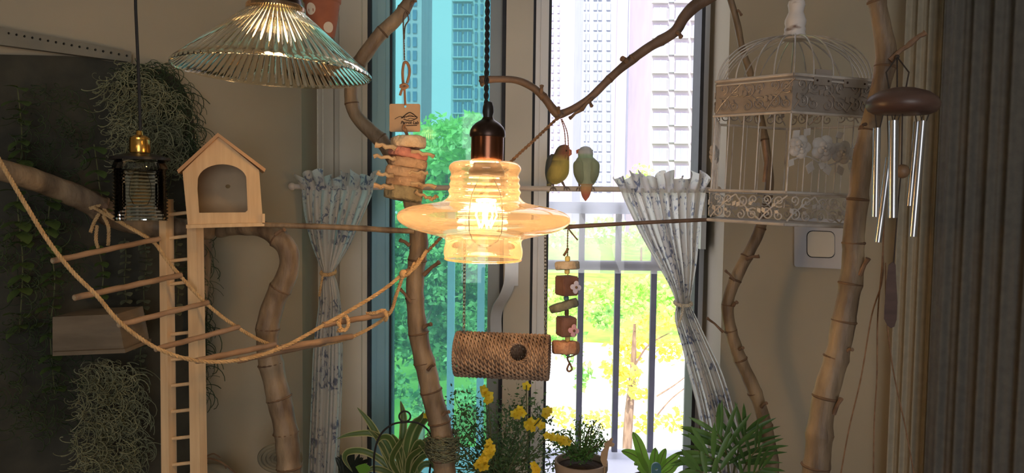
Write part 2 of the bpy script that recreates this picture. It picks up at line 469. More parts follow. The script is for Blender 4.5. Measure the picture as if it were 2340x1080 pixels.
tree('garden_tree', 'bright green tree with rounded crown behind the parrot toy tag', 13, [(1010, 330, 90, 75), (1075, 300, 60, 50), (950, 380, 70, 80), (1060, 400, 90, 90), (985, 450, 80, 70), (1125, 390, 50, 80)], m_leaf[3],
     [[(1030, 1000, 16), (1025, 600, 13), (1020, 420, 7), (1030, 330, 3)], [(1022, 480, 5), (990, 400, 4), (985, 350, 2)], [(1022, 470, 5), (1060, 390, 4), (1070, 340, 2)]], 1.3, 10)
tree('garden_tree', 'deep green tree filling the lower tinted pane', 11, [(930, 560, 80, 90), (1010, 640, 100, 110), (1090, 560, 80, 100), (930, 740, 80, 110), (1040, 790, 90, 80), (1110, 720, 60, 110)], m_leaf[1],
     [[(960, 1060, 20), (965, 800, 16), (960, 620, 8)], [(965, 760, 7), (1010, 640, 5), (1040, 560, 2)]], 1.5, 9)
tree('garden_tree', 'mid green tree further back behind the tinted pane', 17, [(900, 520, 80, 90), (1000, 560, 110, 90), (1100, 500, 90, 90), (900, 680, 70, 100), (1000, 720, 110, 100), (1110, 660, 80, 100)], m_leaf[0], [[(1000, 960, 14), (1000, 700, 10)]], 1.0, 9)
tree('garden_shrub', 'green shrub on the ground behind the seagrass tunnel', 9, [(900, 880, 50, 50), (960, 920, 50, 40), (1080, 900, 60, 45)], m_leaf[1], None, 0.8, 8, cat='shrub')
tree('garden_shrub', 'broad lime hedge shrub beyond the railing bars', 14, [(1290, 690, 70, 60), (1380, 700, 80, 70), (1470, 680, 80, 60), (1550, 700, 70, 70), (1640, 690, 70, 70)], m_leaf[3], None, 0.8, 9, cat='shrub')
tree('garden_shrub', 'darker green shrub in the middle of the hedge', 12.5, [(1390, 720, 45, 40), (1300, 780, 45, 60), (1330, 860, 30, 40)], m_leaf[0], None, 0.6, 9, cat='shrub')
tree('garden_tree', 'yellow leaved young tree with a grey brown trunk right of the railing centre', 8.5, [(1440, 790, 60, 50), (1500, 730, 60, 40), (1430, 860, 45, 45), (1530, 800, 50, 40), (1400, 840, 30, 35), (1460, 900, 35, 20)], m_leaf[2],
     [[(1432, 1060, 24), (1436, 960, 22), (1446, 850, 16), (1450, 740, 6)], [(1500, 950, 4), (1535, 910, 3), (1580, 875, 2)], [(1500, 905, 4), (1540, 880, 3), (1580, 850, 2)], [(1448, 840, 5), (1480, 790, 4), (1530, 760, 2)]], 0.65, 9)
tree('garden_shrub', 'low yellow flowering bushes at the foot of the yellow tree', 10, [(1290, 950, 50, 30), (1380, 960, 60, 30), (1470, 965, 60, 28), (1550, 960, 50, 35), (1620, 970, 50, 35)], m_leaf[2], None, 0.5, 8, cat='shrub')
tree('garden_shrub', 'pale green hedge seen through the frosted railing strip', 30, [(1290, 540, 70, 40), (1390, 530, 80, 40), (1500, 540, 90, 40), (1600, 530, 70, 40)], m_leaf[3], None, 0.7, 8, cat='shrub')
tree('garden_tree', 'small distant tree at the foot of the broad windowed tower', 45, [(1470, 395, 30, 26), (1440, 410, 22, 18)], m_leaf[3], [[(1465, 610, 5), (1466, 480, 5), (1466, 400, 4)]], 0.8, 6)

# balcony ledge and railing
DB = 2.62
mb = MB(); zb = P(1400, 1046, DB).z
mb.box(((PXZ(700, DB) + PXZ(1900, DB)) / 2, 2.44, zb - 0.09), (PXZ(1900, DB) - PXZ(700, DB), 0.56, 0.18)); tag(mb.build('balcony_ledge', m_railw), 'pale balcony ledge outside the window', None, None, 'structure')
rl = thing('balcony_railing', 'grey balcony railing of vertical bars outside the open window leaf', 'railing', (PXZ(1400, DB), DB, zb))
mbar = None
zt = P(1400, 466, DB).z
for px in (1242, 1325, 1408, 1490, 1573, 1656):
    if mbar is None:
        g = MB(); g.box((0, 0, (zt - zb) / 2), (13 * S(DB), 13 * S(DB), zt - zb)); mbar = g.mesh('bar'); mbar.materials.append(m_rail)
    inst('bar', mbar, (P(px, 800, DB).x, DB, zb), rl)
for nm, ya, yb, mt in (('top_rail', 462, 488, m_railw), ('middle_rail', 596, 616, m_rail), ('bottom_rail', 1030, 1044, m_railw)):
    za = P(1400, ya, DB).z; zc = P(1400, yb, DB).z
    mb = MB(); mb.box(((PXZ(1238, DB) + PXZ(1665, DB)) / 2, DB, (za + zc) / 2), (PXZ(1665, DB) - PXZ(1238, DB), 0.04, za - zc)); mb.build(nm, mt, rl)
za = P(1400, 488, DB).z; zc = P(1400, 622, DB).z
mb = MB(); mb.box(((PXZ(1244, DB) + PXZ(1655, DB)) / 2, DB - 0.03, (za + zc) / 2), (PXZ(1655, DB) - PXZ(1244, DB), 0.004, za - zc)); mb.build('frosted_panel', m_frost, rl)
for px, lb in ((1030, 'pale bar standing in for a reflection in the tinted pane left of the hanging chain'), (1098, 'pale bar standing in for a reflection in the tinted pane near its right edge')):  # two pale bars modelled in place of reflections in the tinted pane
    x = P(px, 800, DB).x
    mb = MB(); mb.box((x, DB, (zb + zt) / 2), (16 * S(DB), 0.03, zt - zb)); tag(mb.build('reflection_bar', m_railw), lb, 'post', 'reflection bars')
# ================================================================ inside: materials
m_cane = M('dry_cane_bark', rgb(98, 80, 63), rgb(162, 140, 112), scale=11, rough=0.55, bump=0.45, bscale=60, stretch=(2.5, 2.5, 0.7), detail=6)
m_cane_d = M('dark_branch_bark', rgb(92, 72, 58), rgb(128, 104, 88), scale=10, rough=0.6, bump=0.35, bscale=50, stretch=(2, 2, 1))
m_node = M('cane_node', rgb(92, 70, 52), rgb(122, 96, 72), scale=40, rough=0.8)
m_stub = M('twig_stub', rgb(104, 80, 62), rgb(140, 112, 90), scale=40, rough=0.8, bump=0.4)
m_wood = M('pale_pine', rgb(214, 178, 134), rgb(228, 196, 152), scale=14, rough=0.55, bump=0.08, stretch=(6, 6, 0.5))
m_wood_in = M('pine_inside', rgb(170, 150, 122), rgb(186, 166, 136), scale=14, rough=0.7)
m_roof = M('pine_roof_edge', rgb(192, 146, 104), rgb(206, 162, 118), scale=18, rough=0.6)
m_dowel = M('grey_brown_dowel', rgb(148, 118, 92), rgb(178, 146, 116), scale=14, rough=0.65, bump=0.25, stretch=(1, 1, 1))
m_rope = M('jute_rope', rgb(186, 150, 104), rgb(212, 178, 130), scale=80, rough=0.9, bump=0.4)
m_twine = M('brown_twine', rgb(112, 84, 62), rgb(142, 110, 84), scale=80, rough=0.9)
m_black = M('black_cord', rgb(28, 27, 28), rgb(40, 38, 38), scale=60, rough=0.7)
m_brass = M('brushed_brass', rgb(206, 160, 82), rgb(222, 180, 100), scale=10, rough=0.22, metal=1.0)
m_copper = M('aged_copper', rgb(112, 72, 54), rgb(142, 92, 68), scale=8, rough=0.25, metal=1.0)
m_bronze = M('dark_bronze', rgb(56, 44, 40), rgb(76, 60, 54), scale=10, rough=0.32, metal=0.9)
m_bakelite = M('black_socket', rgb(26, 24, 26), rgb(34, 32, 34), scale=10, rough=0.35)
m_amber = GLASS('amber_glass', (0.99, 0.86, 0.68, 1), veil=0.08, veilcol=(1.0, 0.78, 0.56, 1), ior=1.5)
m_ribbed_gold = GLASSR('ribbed_glass', (1.0, 0.91, 0.74, 1))  # warm tint puts golden reflections into the colour of clear glass
m_bottle = GLASS('dark_clear_glass', (0.80, 0.84, 0.84, 1), ior=1.55)
m_bulbg = GLASS('bulb_glass', (1.0, 0.95, 0.84, 1), ior=1.06)
m_fil = M('glowing_filament', (1, 0.6, 0.2, 1), emit=(1.0, 0.62, 0.18, 1), estr=60.0)
m_fil2 = M('dim_filament', (1, 0.6, 0.2, 1), emit=(1.0, 0.66, 0.25, 1), estr=14.0)

# ---------------------------------------------------------------- canes and branches
def arc_sample(pts, n=10):
    return catmull(pts, n)
def cane(name, label, pts, nodes=(), stubs=(), mat=m_cane, sides=14, group=None, cat='branch', n=10, nodecol=m_node, to_floor=False):
    """pts: (px, py, depth, width px). nodes: path fractions. stubs: (px, py, px2, py2, w, [dD])"""
    q = catmull(pts, n); pw = [P(*p[:3]) for p in q]; rr = [p[3] / 2 * S(p[2]) for p in q]
    if to_floor and pw[-1].z > 0.02:
        d = (pw[-1] - pw[-3]); k = 6; z0 = pw[-1].z; base = pw[-1].copy()
        for i in range(1, k + 1):
            t = i / k; pw.append(Vector((base.x + d.x * 2 * t, base.y, z0 * (1 - t)))); rr.append(rr[-1] * 1.01)
    L = [0.0]
    for a, b in zip(pw, pw[1:]): L.append(L[-1] + (b - a).length)
    npx = len(q) - 1; LT = L[npx]
    def at(s):
        s = max(0, min(L[-1], s)); i = 0
        while i < len(L) - 2 and L[i + 1] < s: i += 1
        t = (s - L[i]) / max(1e-9, L[i + 1] - L[i])
        return pw[i].lerp(pw[i + 1], t), rr[i] + (rr[i + 1] - rr[i]) * t
    ns = sorted(f * LT for f in nodes)
    base = min(pw, key=lambda v: v.z)
    t = thing(name, label, cat, base, group)
    # resample with swellings at the nodes
    m_ = max(24, int(L[-1] / 0.008)); path = []; rad = []
    for i in range(m_ + 1):
        s = L[-1] * i / m_; p, r = at(s)
        k = 1.0 + 0.025 * math.sin(s * 70 + 1.3) + 0.018 * math.sin(s * 151)
        for x in ns:
            k += 0.10 * math.exp(-((s - x) / 0.006) ** 2)
        path.append(p + Vector((math.sin(s * 43), math.sin(s * 37 + 2), 0)) * r * 0.05); rad.append(r * k)
    mb = MB(); mb.tube(path, rad, sides); mb.build('stem', mat, t, sharp=60)
    for x in ns:
        mb = MB(); ps = [at(x + d)[0] for d in (-0.0024, -0.0008, 0.0008, 0.0024)]; r = at(x)[1]
        mb.tube(ps, [r * 1.03, r * 1.12, r * 1.12, r * 1.03], sides); mb.build('node', nodecol, t, sharp=60)
    for sb in stubs:
        a = P(sb[0], sb[1], sb[5] if len(sb) > 5 else pts[0][2]); b = P(sb[2], sb[3], (sb[5] if len(sb) > 5 else pts[0][2]) - 0.012)
        r = sb[4] / 2 * S(pts[0][2]); mid = a.lerp(b, 0.55) + Vector((0, 0, 0.002))
        mb = MB(); mb.tube([a, mid, a.lerp(b, 0.85), b], [r * 1.1, r * 0.8, r * 0.9, r * 1.15], 8); mb.build('twig', m_stub, t)
    return t
cane('curved_cane', 'thick S-shaped cane rising under the wooden birdhouse',
     [(500, 530, 1.60, 26), (548, 520, 1.56, 34), (605, 525, 1.53, 40), (655, 566, 1.52, 46), (660, 620, 1.52, 46), (625, 690, 1.52, 50), (612, 760, 1.52, 50), (622, 850, 1.52, 54), (648, 950, 1.52, 54), (662, 1080, 1.52, 54), (664, 1130, 1.52, 54)],
     (0.24, 0.40, 0.52, 0.62, 0.72, 0.82, 0.92), [(630, 535, 650, 524, 8, 1.50)], to_floor=True)
cane('tall_cane', 'tall jointed cane standing before the tinted pane',
     [(948, -30, 1.60, 26), (930, 10, 1.60, 28), (905, 45, 1.60, 30), (868, 80, 1.60, 31), (838, 118, 1.60, 32), (812, 160, 1.60, 30), (802, 215, 1.60, 29), (812, 262, 1.60, 31), (845, 298, 1.60, 32), (880, 330, 1.60, 34), (915, 390, 1.60, 38), (945, 470, 1.60, 40), (956, 550, 1.60, 42), (951, 620, 1.60, 40), (948, 690, 1.60, 41), (960, 780, 1.60, 45), (982, 880, 1.60, 48), (1005, 970, 1.60, 50), (1018, 1080, 1.60, 52), (1020, 1120, 1.60, 52)],
     (0.045, 0.10, 0.17, 0.245, 0.33, 0.50, 0.565, 0.635, 0.70, 0.755, 0.81, 0.87, 0.94),
     [(935, 560, 914, 548, 9, 1.58), (968, 628, 1004, 598, 10, 1.58), (938, 690, 915, 660, 8, 1.58), (968, 748, 985, 740, 9, 1.57), (978, 845, 992, 832, 8, 1.57), (1012, 948, 1026, 940, 8, 1.57), (940, 8, 950, 2, 6, 1.58)], to_floor=True)
cane('forked_branch', 'bare forked branch sweeping across the open window above the birds',
     [(1096, 184, 1.52, 20), (1130, 181, 1.52, 16), (1178, 183, 1.52, 16), (1215, 198, 1.52, 17), (1243, 222, 1.52, 18), (1262, 248, 1.52, 20), (1281, 268, 1.52, 20)],
     (0.05, 0.72), [(1237, 212, 1238, 196, 9, 1.51), (1278, 258, 1276, 246, 8, 1.50), (1098, 184, 1102, 194, 8, 1.51)], m_cane_d)
t4 = cane('slanting_branch', 'long bare branch slanting up to the right across the bright window',
     [(1276, 263, 1.53, 17), (1310, 248, 1.53, 17), (1350, 222, 1.53, 17), (1395, 178, 1.53, 18), (1432, 145, 1.53, 20), (1480, 110, 1.53, 22), (1540, 74, 1.53, 24), (1562, 40, 1.53, 26), (1590, 12, 1.53, 28), (1640, -18, 1.53, 30), (1700, -60, 1.53, 30)],
     (0.01, 0.27, 0.40, 0.545), [(1352, 226, 1330, 250, 9, 1.52), (1330, 250, 1302, 270, 8, 1.52), (1432, 140, 1422, 134, 12, 1.52), (1548, 74, 1556, 84, 10, 1.52), (1345, 232, 1352, 242, 8, 1.52)], m_cane_d)
cane('crooked_cane', 'slender crooked cane running behind the bird cage to the floor',
     [(1660, -30, 1.62, 14), (1672, 10, 1.62, 15), (1686, 60, 1.62, 15), (1697, 115, 1.62, 15), (1714, 170, 1.62, 17), (1735, 260, 1.61, 18), (1750, 340, 1.60, 20), (1758, 420, 1.60, 20), (1738, 520, 1.60, 24), (1712, 575, 1.60, 26), (1686, 625, 1.60, 27), (1664, 690, 1.60, 27), (1668, 750, 1.60, 28), (1690, 815, 1.60, 30), (1718, 880, 1.60, 31), (1746, 960, 1.60, 32), (1760, 1040, 1.60, 33), (1762, 1110, 1.60, 34)],
     (0.12, 0.30, 0.47, 0.53, 0.58, 0.63, 0.68, 0.74, 0.81, 0.88, 0.95),
     [(1686, 24, 1694, 34, 6, 1.61), (1705, 592, 1735, 585, 8, 1.58), (1678, 640, 1658, 618, 6, 1.58), (1652, 758, 1616, 726, 6, 1.58), (1690, 798, 1698, 794, 7, 1.58), (1675, 698, 1684, 690, 8, 1.58), (1740, 930, 1752, 920, 7, 1.58), (1688, 112, 1700, 118, 7, 1.61)], to_floor=True)
cane('bamboo_pole', 'thick bamboo pole leaning beside the wind chime',
     [(1998, -30, 1.18, 38), (2006, 20, 1.18, 38), (2016, 70, 1.18, 40), (2026, 130, 1.18, 44), (2012, 200, 1.18, 42), (1992, 270, 1.18, 40), (1974, 350, 1.18, 42), (1962, 440, 1.18, 44), (1952, 530, 1.18, 46), (1948, 610, 1.18, 48), (1936, 690, 1.18, 50), (1918, 790, 1.18, 52), (1892, 880, 1.18, 54), (1876, 970, 1.18, 56), (1862, 1080, 1.18, 60), (1858, 1120, 1.18, 60)],
     (0.028, 0.155, 0.28, 0.415, 0.50, 0.58, 0.655, 0.73, 0.81, 0.885, 0.95),
     [(2034, 138, 2080, 100, 12, 1.165), (2080, 100, 2116, 74, 13, 1.165), (1965, 628, 1984, 590, 11, 1.165), (1935, 802, 1948, 798, 8, 1.165), (1905, 945, 1922, 910, 10, 1.165), (1978, 284, 1968, 290, 8, 1.165)], to_floor=True, sides=18)
cane('thick_perch_branch', 'thick smooth branch curving in from the left behind the ladder',
     [(-60, 372, 1.29, 50), (60, 404, 1.36, 50), (130, 430, 1.42, 52), (205, 462, 1.47, 54), (262, 494, 1.50, 54), (330, 514, 1.50, 52), (400, 520, 1.52, 48), (450, 522, 1.56, 44), (476, 528, 1.60, 40)],
     (0.5,), [(215, 478, 240, 470, 14, 1.46)])
cane('perch_stick', 'thin straight perch stick from the birdhouse to the tall cane', [(590, 513, 1.50, 12), (720, 517, 1.51, 13), (820, 521, 1.53, 13), (880, 525, 1.55, 13), (945, 528, 1.57, 12)], (0.36, 0.68, 0.84), mat=m_cane, cat='perch', nodecol=m_cane)
cane('perch_stick', 'thin straight perch stick running from behind the amber lamp to the bird cage', [(1150, 528, 1.50, 9), (1300, 518, 1.50, 10), (1440, 510, 1.50, 9), (1560, 504, 1.50, 9), (1660, 500, 1.50, 9)], (0.3, 0.77), mat=m_cane_d, cat='perch', nodecol=m_cane_d)
cane('shadow_pole', 'brown pole standing in for a cast shadow behind the ladder and birdhouse', [(468, 540, 1.66, 30), (466, 620, 1.66, 30), (456, 700, 1.66, 30), (440, 780, 1.66, 30)], (), mat=m_cane, cat='pole')  # solid pole shaped after a cast shadow on the wall

# ---------------------------------------------------------------- curtain rod and café curtains
DR = 1.84
rod = thing('curtain_rod', 'long pale round rod spanning the window below the birds', 'rod', P(1150, 434, DR))
mb = MB(); mb.tube([P(668, 426, DR), P(1640, 434, DR)], 6.2 * S(DR), 12); mb.build('pole', M('rod_wood', rgb(206, 192, 180), rgb(222, 210, 198), scale=12, rough=0.5), rod)
for px, py in ((667, 426), (1640, 434)):
    mb = MB(); mb.ball(P(px, py, DR), 9 * S(DR), 12, 8); mb.build('end_knob', MATS['rod_wood'], rod)
for px, py in ((700, 427), (1612, 434)):
    a = P(px, py, DR); mb = MB(); mb.tube([a + Vector((0, 0.008, 0)), a + Vector((0, 0.03, -0.01)), Vector((a.x, DW + 0.1, a.z - 0.01))], 0.004, 8); mb.build('bracket', m_handle, rod)

def floral(name):
    m = bpy.data.materials.new(name); m.use_nodes = True
    nt = m.node_tree; N = nt.nodes; L = nt.links; b = N['Principled BSDF']; out = N['Material Output']
    tc = N.new('ShaderNodeTexCoord')
    n1 = N.new('ShaderNodeTexNoise'); n1.inputs['Scale'].default_value = 58; n1.inputs['Detail'].default_value = 5; n1.inputs['Distortion'].default_value = 1.2
    n2 = N.new('ShaderNodeTexNoise'); n2.inputs['Scale'].default_value = 20; n2.inputs['Detail'].default_value = 2
    L.new(tc.outputs['Object'], n1.inputs['Vector']); L.new(tc.outputs['Object'], n2.inputs['Vector'])
    r1 = N.new('ShaderNodeValToRGB'); r1.color_ramp.elements[0].position = 0.53; r1.color_ramp.elements[1].position = 0.60
    r2 = N.new('ShaderNodeValToRGB'); r2.color_ramp.elements[0].position = 0.46; r2.color_ramp.elements[1].position = 0.54
    L.new(n1.outputs['Fac'], r1.inputs['Fac']); L.new(n2.outputs['Fac'], r2.inputs['Fac'])
    mu = N.new('ShaderNodeMath'); mu.operation = 'MULTIPLY'; L.new(r1.outputs[0], mu.inputs[0]); L.new(r2.outputs[0], mu.inputs[1])
    mx = N.new('ShaderNodeMix'); mx.data_type = 'RGBA'; L.new(mu.outputs[0], mx.inputs[0])
    mx.inputs[6].default_value = rgb(232, 230, 226); mx.inputs[7].default_value = rgb(136, 142, 164)
    L.new(mx.outputs[2], b.inputs['Base Color']); b.inputs['Roughness'].default_value = 0.9
    t = N.new('ShaderNodeBsdfTranslucent'); L.new(mx.outputs[2], t.inputs['Color'])
    ms = N.new('ShaderNodeMixShader'); ms.inputs[0].default_value = 0.6
    L.new(b.outputs[0], ms.inputs[1]); L.new(t.outputs[0], ms.inputs[2]); L.new(ms.outputs[0], out.inputs['Surface'])
    return m
m_floral = floral('floral_cotton')
def curtain(label, prof, D, pleats, tie_y, header_h, seed, tie_mat, hem=0):
    """prof: (y, left px, right px) from the rod downwards"""
    rnd = random.Random(seed)
    mid = prof[0]; t = thing('cafe_curtain', label, 'curtain', P((prof[-1][1] + prof[-1][2]) / 2, prof[-1][0], D))
    q = catmull(prof, 12); nu = 110; ph = [rnd.uniform(0, 6.28) for _ in range(6)]
    def row(y, l, r, amp, lift=0, flare=1.0):
        out = []
        for i in range(nu + 1):
            u = i / nu; px = l + (r - l) * u
            a = 2 * PI * pleats * u
            d = amp * (math.sin(a + ph[0]) + 0.45 * math.sin(2.3 * a + ph[1]) + 0.3 * math.sin(0.45 * a + ph[2]))
            px += 3.5 * math.sin(a + ph[3]) * min(1, amp / 0.012) * (0.3 + math.sin(PI * u))
            out.append(P(px, y + (lift(u) if lift else 0), D + d))
        return out
    rows = []
    for (y, l, r) in q:
        w = abs(r - l); k = min(1.0, w / 150); amp = 0.016 * (0.30 + 0.7 * k) * min(1.0, 0.35 + (y - prof[0][0]) / 120.0)
        rows.append(row(y, l, r, max(0.005, amp)))
    mb = MB(); vs = [v for rw in rows for v in rw]; W = nu + 1
    fs = [(i * W + j, i * W + j + 1, i * W + W + j + 1, i * W + W + j) for i in range(len(rows) - 1) for j in range(nu)]
    mb.add(vs, fs); mb.build('panel', m_floral, t, sharp=180)
    # ruffled heading standing above the rod
    y0, l, r = prof[0]; rows = []
    for k in range(9):
        f = k / 8; out = []
        for i in range(nu + 1):
            u = i / nu; a = 2 * PI * pleats * 0.95 * u
            hh = header_h * (0.78 + 0.20 * math.sin(a * 0.37 + ph[4]) + 0.16 * math.sin(1.1 * a + ph[5]))
            d = 0.006 + (0.004 + 0.020 * f) * math.sin(a + ph[0]) + 0.012 * f * math.sin(1.7 * a + ph[2])
            px = l - 16 * f * (1 - u) + (r + 14 * f * u - l) * u + 7 * f * math.sin(1.3 * a + ph[1])
            out.append(P(px, y0 + 10 - (hh + 10) * f, D - d))
        rows.append(out)
    mb = MB(); vs = [v for rw in rows for v in rw]
    fs = [(i * W + j, i * W + j + 1, i * W + W + j + 1, i * W + W + j) for i in range(len(rows) - 1) for j in range(nu)]
    mb.add(vs, fs); mb.build('ruffle_heading', m_floral, t, sharp=180)
    # tie
    yt, lt, rt = min(q, key=lambda p: abs(p[0] - tie_y)); c = P((lt + rt) / 2, yt, D); rw = (rt - lt) / 2 * S(D) * 1.08
    loop = [Vector((c.x + rw * math.cos(a), c.y + max(0.02, rw) * math.sin(a), c.z + 0.004 * math.sin(a))) for a in [2 * PI * i / 28 for i in range(29)]]
    mb = MB(); rope_strands(mb, loop, 0.005, 3, 0.014); 
    tail = [c + Vector((-rw * 0.3, -0.03, 0)), c + Vector((-rw * 0.5, -0.034, -0.02)), c + Vector((-rw * 0.9, -0.03, -0.055))]
    rope_strands(mb, tail, 0.0035, 2, 0.012); mb.build('tie_cord', tie_mat, t)
    return t
curtain('left floral cafe curtain tied with jute beside the tall cane', [(424, 690, 850), (440, 690, 852), (480, 694, 836), (520, 702, 818), (560, 713, 800), (600, 728, 776), (622, 736, 764), (650, 730, 772), (700, 728, 780), (800, 716, 784), (900, 712, 782), (1000, 708, 778), (1100, 704, 772), (1250, 700, 768)], 1.822, 7, 622, 36, 3, m_rope)
curtain('right floral cafe curtain tied back beside the bird cage', [(430, 1420, 1612), (446, 1422, 1612), (490, 1442, 1604), (540, 1466, 1598), (600, 1500, 1592), (650, 1528, 1584), (692, 1544, 1578), (730, 1542, 1594), (790, 1558, 1622), (850, 1572, 1650), (920, 1590, 1672), (1000, 1605, 1690), (1100, 1620, 1700), (1250, 1630, 1705)], 1.822, 9, 692, 40, 11, M('cream_cord', rgb(214, 206, 188), rgb(228, 220, 204), scale=60, rough=0.9))

# ---------------------------------------------------------------- amber pendant
def axis_mat(base, up):
    up = Vector(up).normalized(); x = Vector((1, 0, 0)); x = (x - up * x.dot(up)).normalized(); y = up.cross(x)
    m = Matrix((x, y, up)).transposed().to_4x4(); m.translation = base; return m
D1 = 1.10; s1 = S(D1)
c0 = P(1106, 500, D1); am = axis_mat(c0, (0.012, 0, 1))
lamp = thing('amber_pendant_lamp', 'lit amber glass pendant lamp with a wide disc brim in the centre', 'lamp', P(1106, 595, D1))
def pr(lst, yc): return [(hw * s1, (yc - y) * s1) for (hw, y) in lst]
prof = [(40, 367), (62, 369), (74, 373), (81, 380), (82, 388), (78, 396), (77, 402), (80, 408), (78, 415), (81, 423), (79, 430), (83, 438), (80, 446), (86, 455), (98, 462), (125, 467), (155, 472), (178, 479), (192, 487), (197, 496), (195, 506), (184, 516), (165, 525), (140, 532), (115, 538), (96, 543), (88, 548), (87, 556), (90, 570), (90, 582), (87, 592)]
pp = catmull(pr(prof, 500), 3)
mb = MB(); mb.lathe(pp, 72, am); mb.build('glass_shade', m_amber, lamp, sharp=80)
mb = MB(); k = prof[-1]; zr = (500 - k[1]) * s1; rr = k[0] * s1
mb.tube([am @ Vector((rr * math.cos(a), rr * math.sin(a), zr)) for a in [2 * PI * i / 60 for i in range(60)]], 0.0016, 6, closed=True); mb.build('rim', m_amber, lamp)
cp = [(0, 360), (36, 360), (37, 352), (37, 312), (36, 308)]
def lamp_part(name, prof, mat, seg=40, x=0):
    mb = MB(); mb.lathe(pr(prof, 500), seg, am); return mb.build(name, mat, lamp, sharp=35)
am0 = am
am = axis_mat(P(1110, 500, D1), (0.012, 0, 1))
lamp_part('socket_sleeve', [(0, 368), (36, 368), (37, 364), (37, 318), (37, 312), (0, 312)], m_copper)
lamp_part('socket_cap', [(0, 314), (40, 314), (41, 310), (40, 300), (36, 292), (29, 284), (20, 278), (14, 274), (12, 270), (0, 270)], m_bronze)
lamp_part('strain_relief', [(0, 274), (11, 274), (11, 266), (13, 258), (12, 246), (9, 236), (6, 234), (0, 234)], m_bakelite, 20)
lamp_part('socket_base', [(0, 402), (40, 402), (41, 398), (41, 390), (30, 372), (0, 372)], m_bronze)
mb = MB(); a = P(1111, 236, D1); rope_strands(mb, [a, P(1113, 100, D1), P(1114, 0, D1), Vector((P(1114, 0, D1).x, D1, H))], 0.0036, 2, 0.022, 8); mb.build('twisted_cord', m_black, lamp)
mb = MB(); mb.lathe([(0.010 / s1 * s1 if False else h * s1, (500 - y) * s1) for (h, y) in [(14, 400), (18, 410), (26, 425), (34, 445), (38, 470), (40, 500), (38, 530), (30, 550), (14, 562), (0, 564)]], 36, am)
bulb = mb.build('bulb', m_bulbg, lamp, sharp=80)
for k in range(7):
    a0 = 2 * PI * k / 7; mb = MB(); pts = []
    for (h, y) in [(6, 455), (16, 466), (20, 492), (11, 520), (2, 500), (4, 476)]:
        a = a0 + (0.5 if h < 12 else 0)
        pts.append(am @ Vector((h * s1 * math.cos(a) * 1.25, h * s1 * math.sin(a) * 1.25, (500 - y) * s1)))
    mb.tube(pts, 0.0012, 5); mb.build('filament', m_fil, bulb)
mb = MB(); mb.lathe([(0, (500 - 452) * s1), (22 * s1, (500 - 454) * s1), (24 * s1, (500 - 458) * s1), (22 * s1, (500 - 462) * s1), (0, (500 - 462) * s1)], 20, am); mb.build('filament_disc', m_fil2, bulb)
light('amber_pendant_light', 'POINT', 3.0, (1.0, 0.72, 0.44), am @ Vector((0, 0, 0.0)), shadow_soft_size=0.04)

# ---------------------------------------------------------------- ribbed cone pendant
D2 = 1.12; s2 = S(D2)
rc = P(626, 166, D2); up = Vector((0.03, 0.02, 0.99)).normalized(); rm = axis_mat(rc, up)
lamp2 = thing('ribbed_pendant_lamp', 'clear ribbed glass cone pendant lamp at the top left', 'lamp', rc)
R2 = 217 * s2; r2 = 60 * s2; h2 = 142 * s2
seg = 432; ribs = 72
vs = []; fs = []
def ring(r, z, amp):
    out = []
    for j in range(seg):
        th = 2 * PI * j / seg; k = (abs(math.cos(ribs * th / 2)) - 0.5)
        out.append(rm @ Vector(((r + amp * k) * math.cos(th), (r + amp * k) * math.sin(th), z)))
    return out
outer = [(r2, h2, 0.0), (r2 + 0.004, h2 - 0.006, 0.0018)] + [(r2 + 0.004 + (R2 - r2 - 0.006) * t, (h2 - 0.006) * (1 - t) + 0.004 * t, 0.0030 + 0.001 * t) for t in (0.2, 0.4, 0.6, 0.8, 0.97)] + [(R2, 0.003, 0.0), (R2, 0.0, 0.0), (R2 - 0.003, -0.001, 0.0)]
inner = [(R2 - 0.004, 0.002, 0.0)] + [(r2 + 0.001 + (R2 - r2 - 0.006) * t, (h2 - 0.006) * (1 - t) + 0.003 * t, 0.0010) for t in (0.9, 0.6, 0.3)] + [(r2 - 0.003, h2 - 0.006, 0), (r2 - 0.003, h2, 0)]
rg = outer + inner
for (r, z, a_) in rg: vs += ring(r, z, a_)
nr = len(rg)
for i in range(nr):
    i2 = (i + 1) % nr
    for j in range(seg):
        k = (j + 1) % seg; fs.append((i * seg + j, i * seg + k, i2 * seg + k, i2 * seg + j))
mb = MB(); mb.add(vs, fs); mb.build('glass_shade', m_ribbed_gold, lamp2, sharp=60)
def l2(name, prof, mat, seg=40):
    mb = MB(); mb.lathe([(h * s2, z * s2) for h, z in prof], seg, rm); return mb.build(name, mat, lamp2, sharp=35)
l2('glass_collar', [(54, 134), (62, 134), (65, 138), (65, 146), (62, 150), (54, 150)], m_amber)
l2('socket_sleeve', [(0, 138), (53, 138), (54, 142), (54, 186), (0, 186)], m_bakelite)
l2('socket_ring', [(54, 150), (57, 150), (57, 160), (54, 160)], m_bronze)
l2('socket_cap', [(0, 215), (18, 214), (40, 204), (53, 188), (53, 184), (0, 184)], m_bronze)
l2('bulb', [(10, 138), (14, 125), (24, 105), (28, 88), (24, 70), (12, 60), (0, 58)], m_bulbg, 30)
mb = MB(); mb.tube([rm @ Vector((a * s2, 0, z * s2)) for a, z in ((-8, 128), (-9, 100), (-3, 92), (3, 104), (9, 92), (8, 128))], 0.0009, 5); mb.build('filament', m_fil2, lamp2)  # glowing filament added for the same golden glow as the light below
light('ribbed_glow_fill', 'POINT', 0.9, (1.0, 0.64, 0.30), rm @ Vector((0, 0, 92 * s2)), shadow_soft_size=0.020)  # unseen lit bulb, added to give the ribbed glass a golden glow
mb = MB(); top = rm @ Vector((0, 0, 213 * s2)); rope_strands(mb, [top, Vector((top.x, top.y, H))], 0.0036, 2, 0.022, 8); mb.build('twisted_cord', m_black, lamp2)

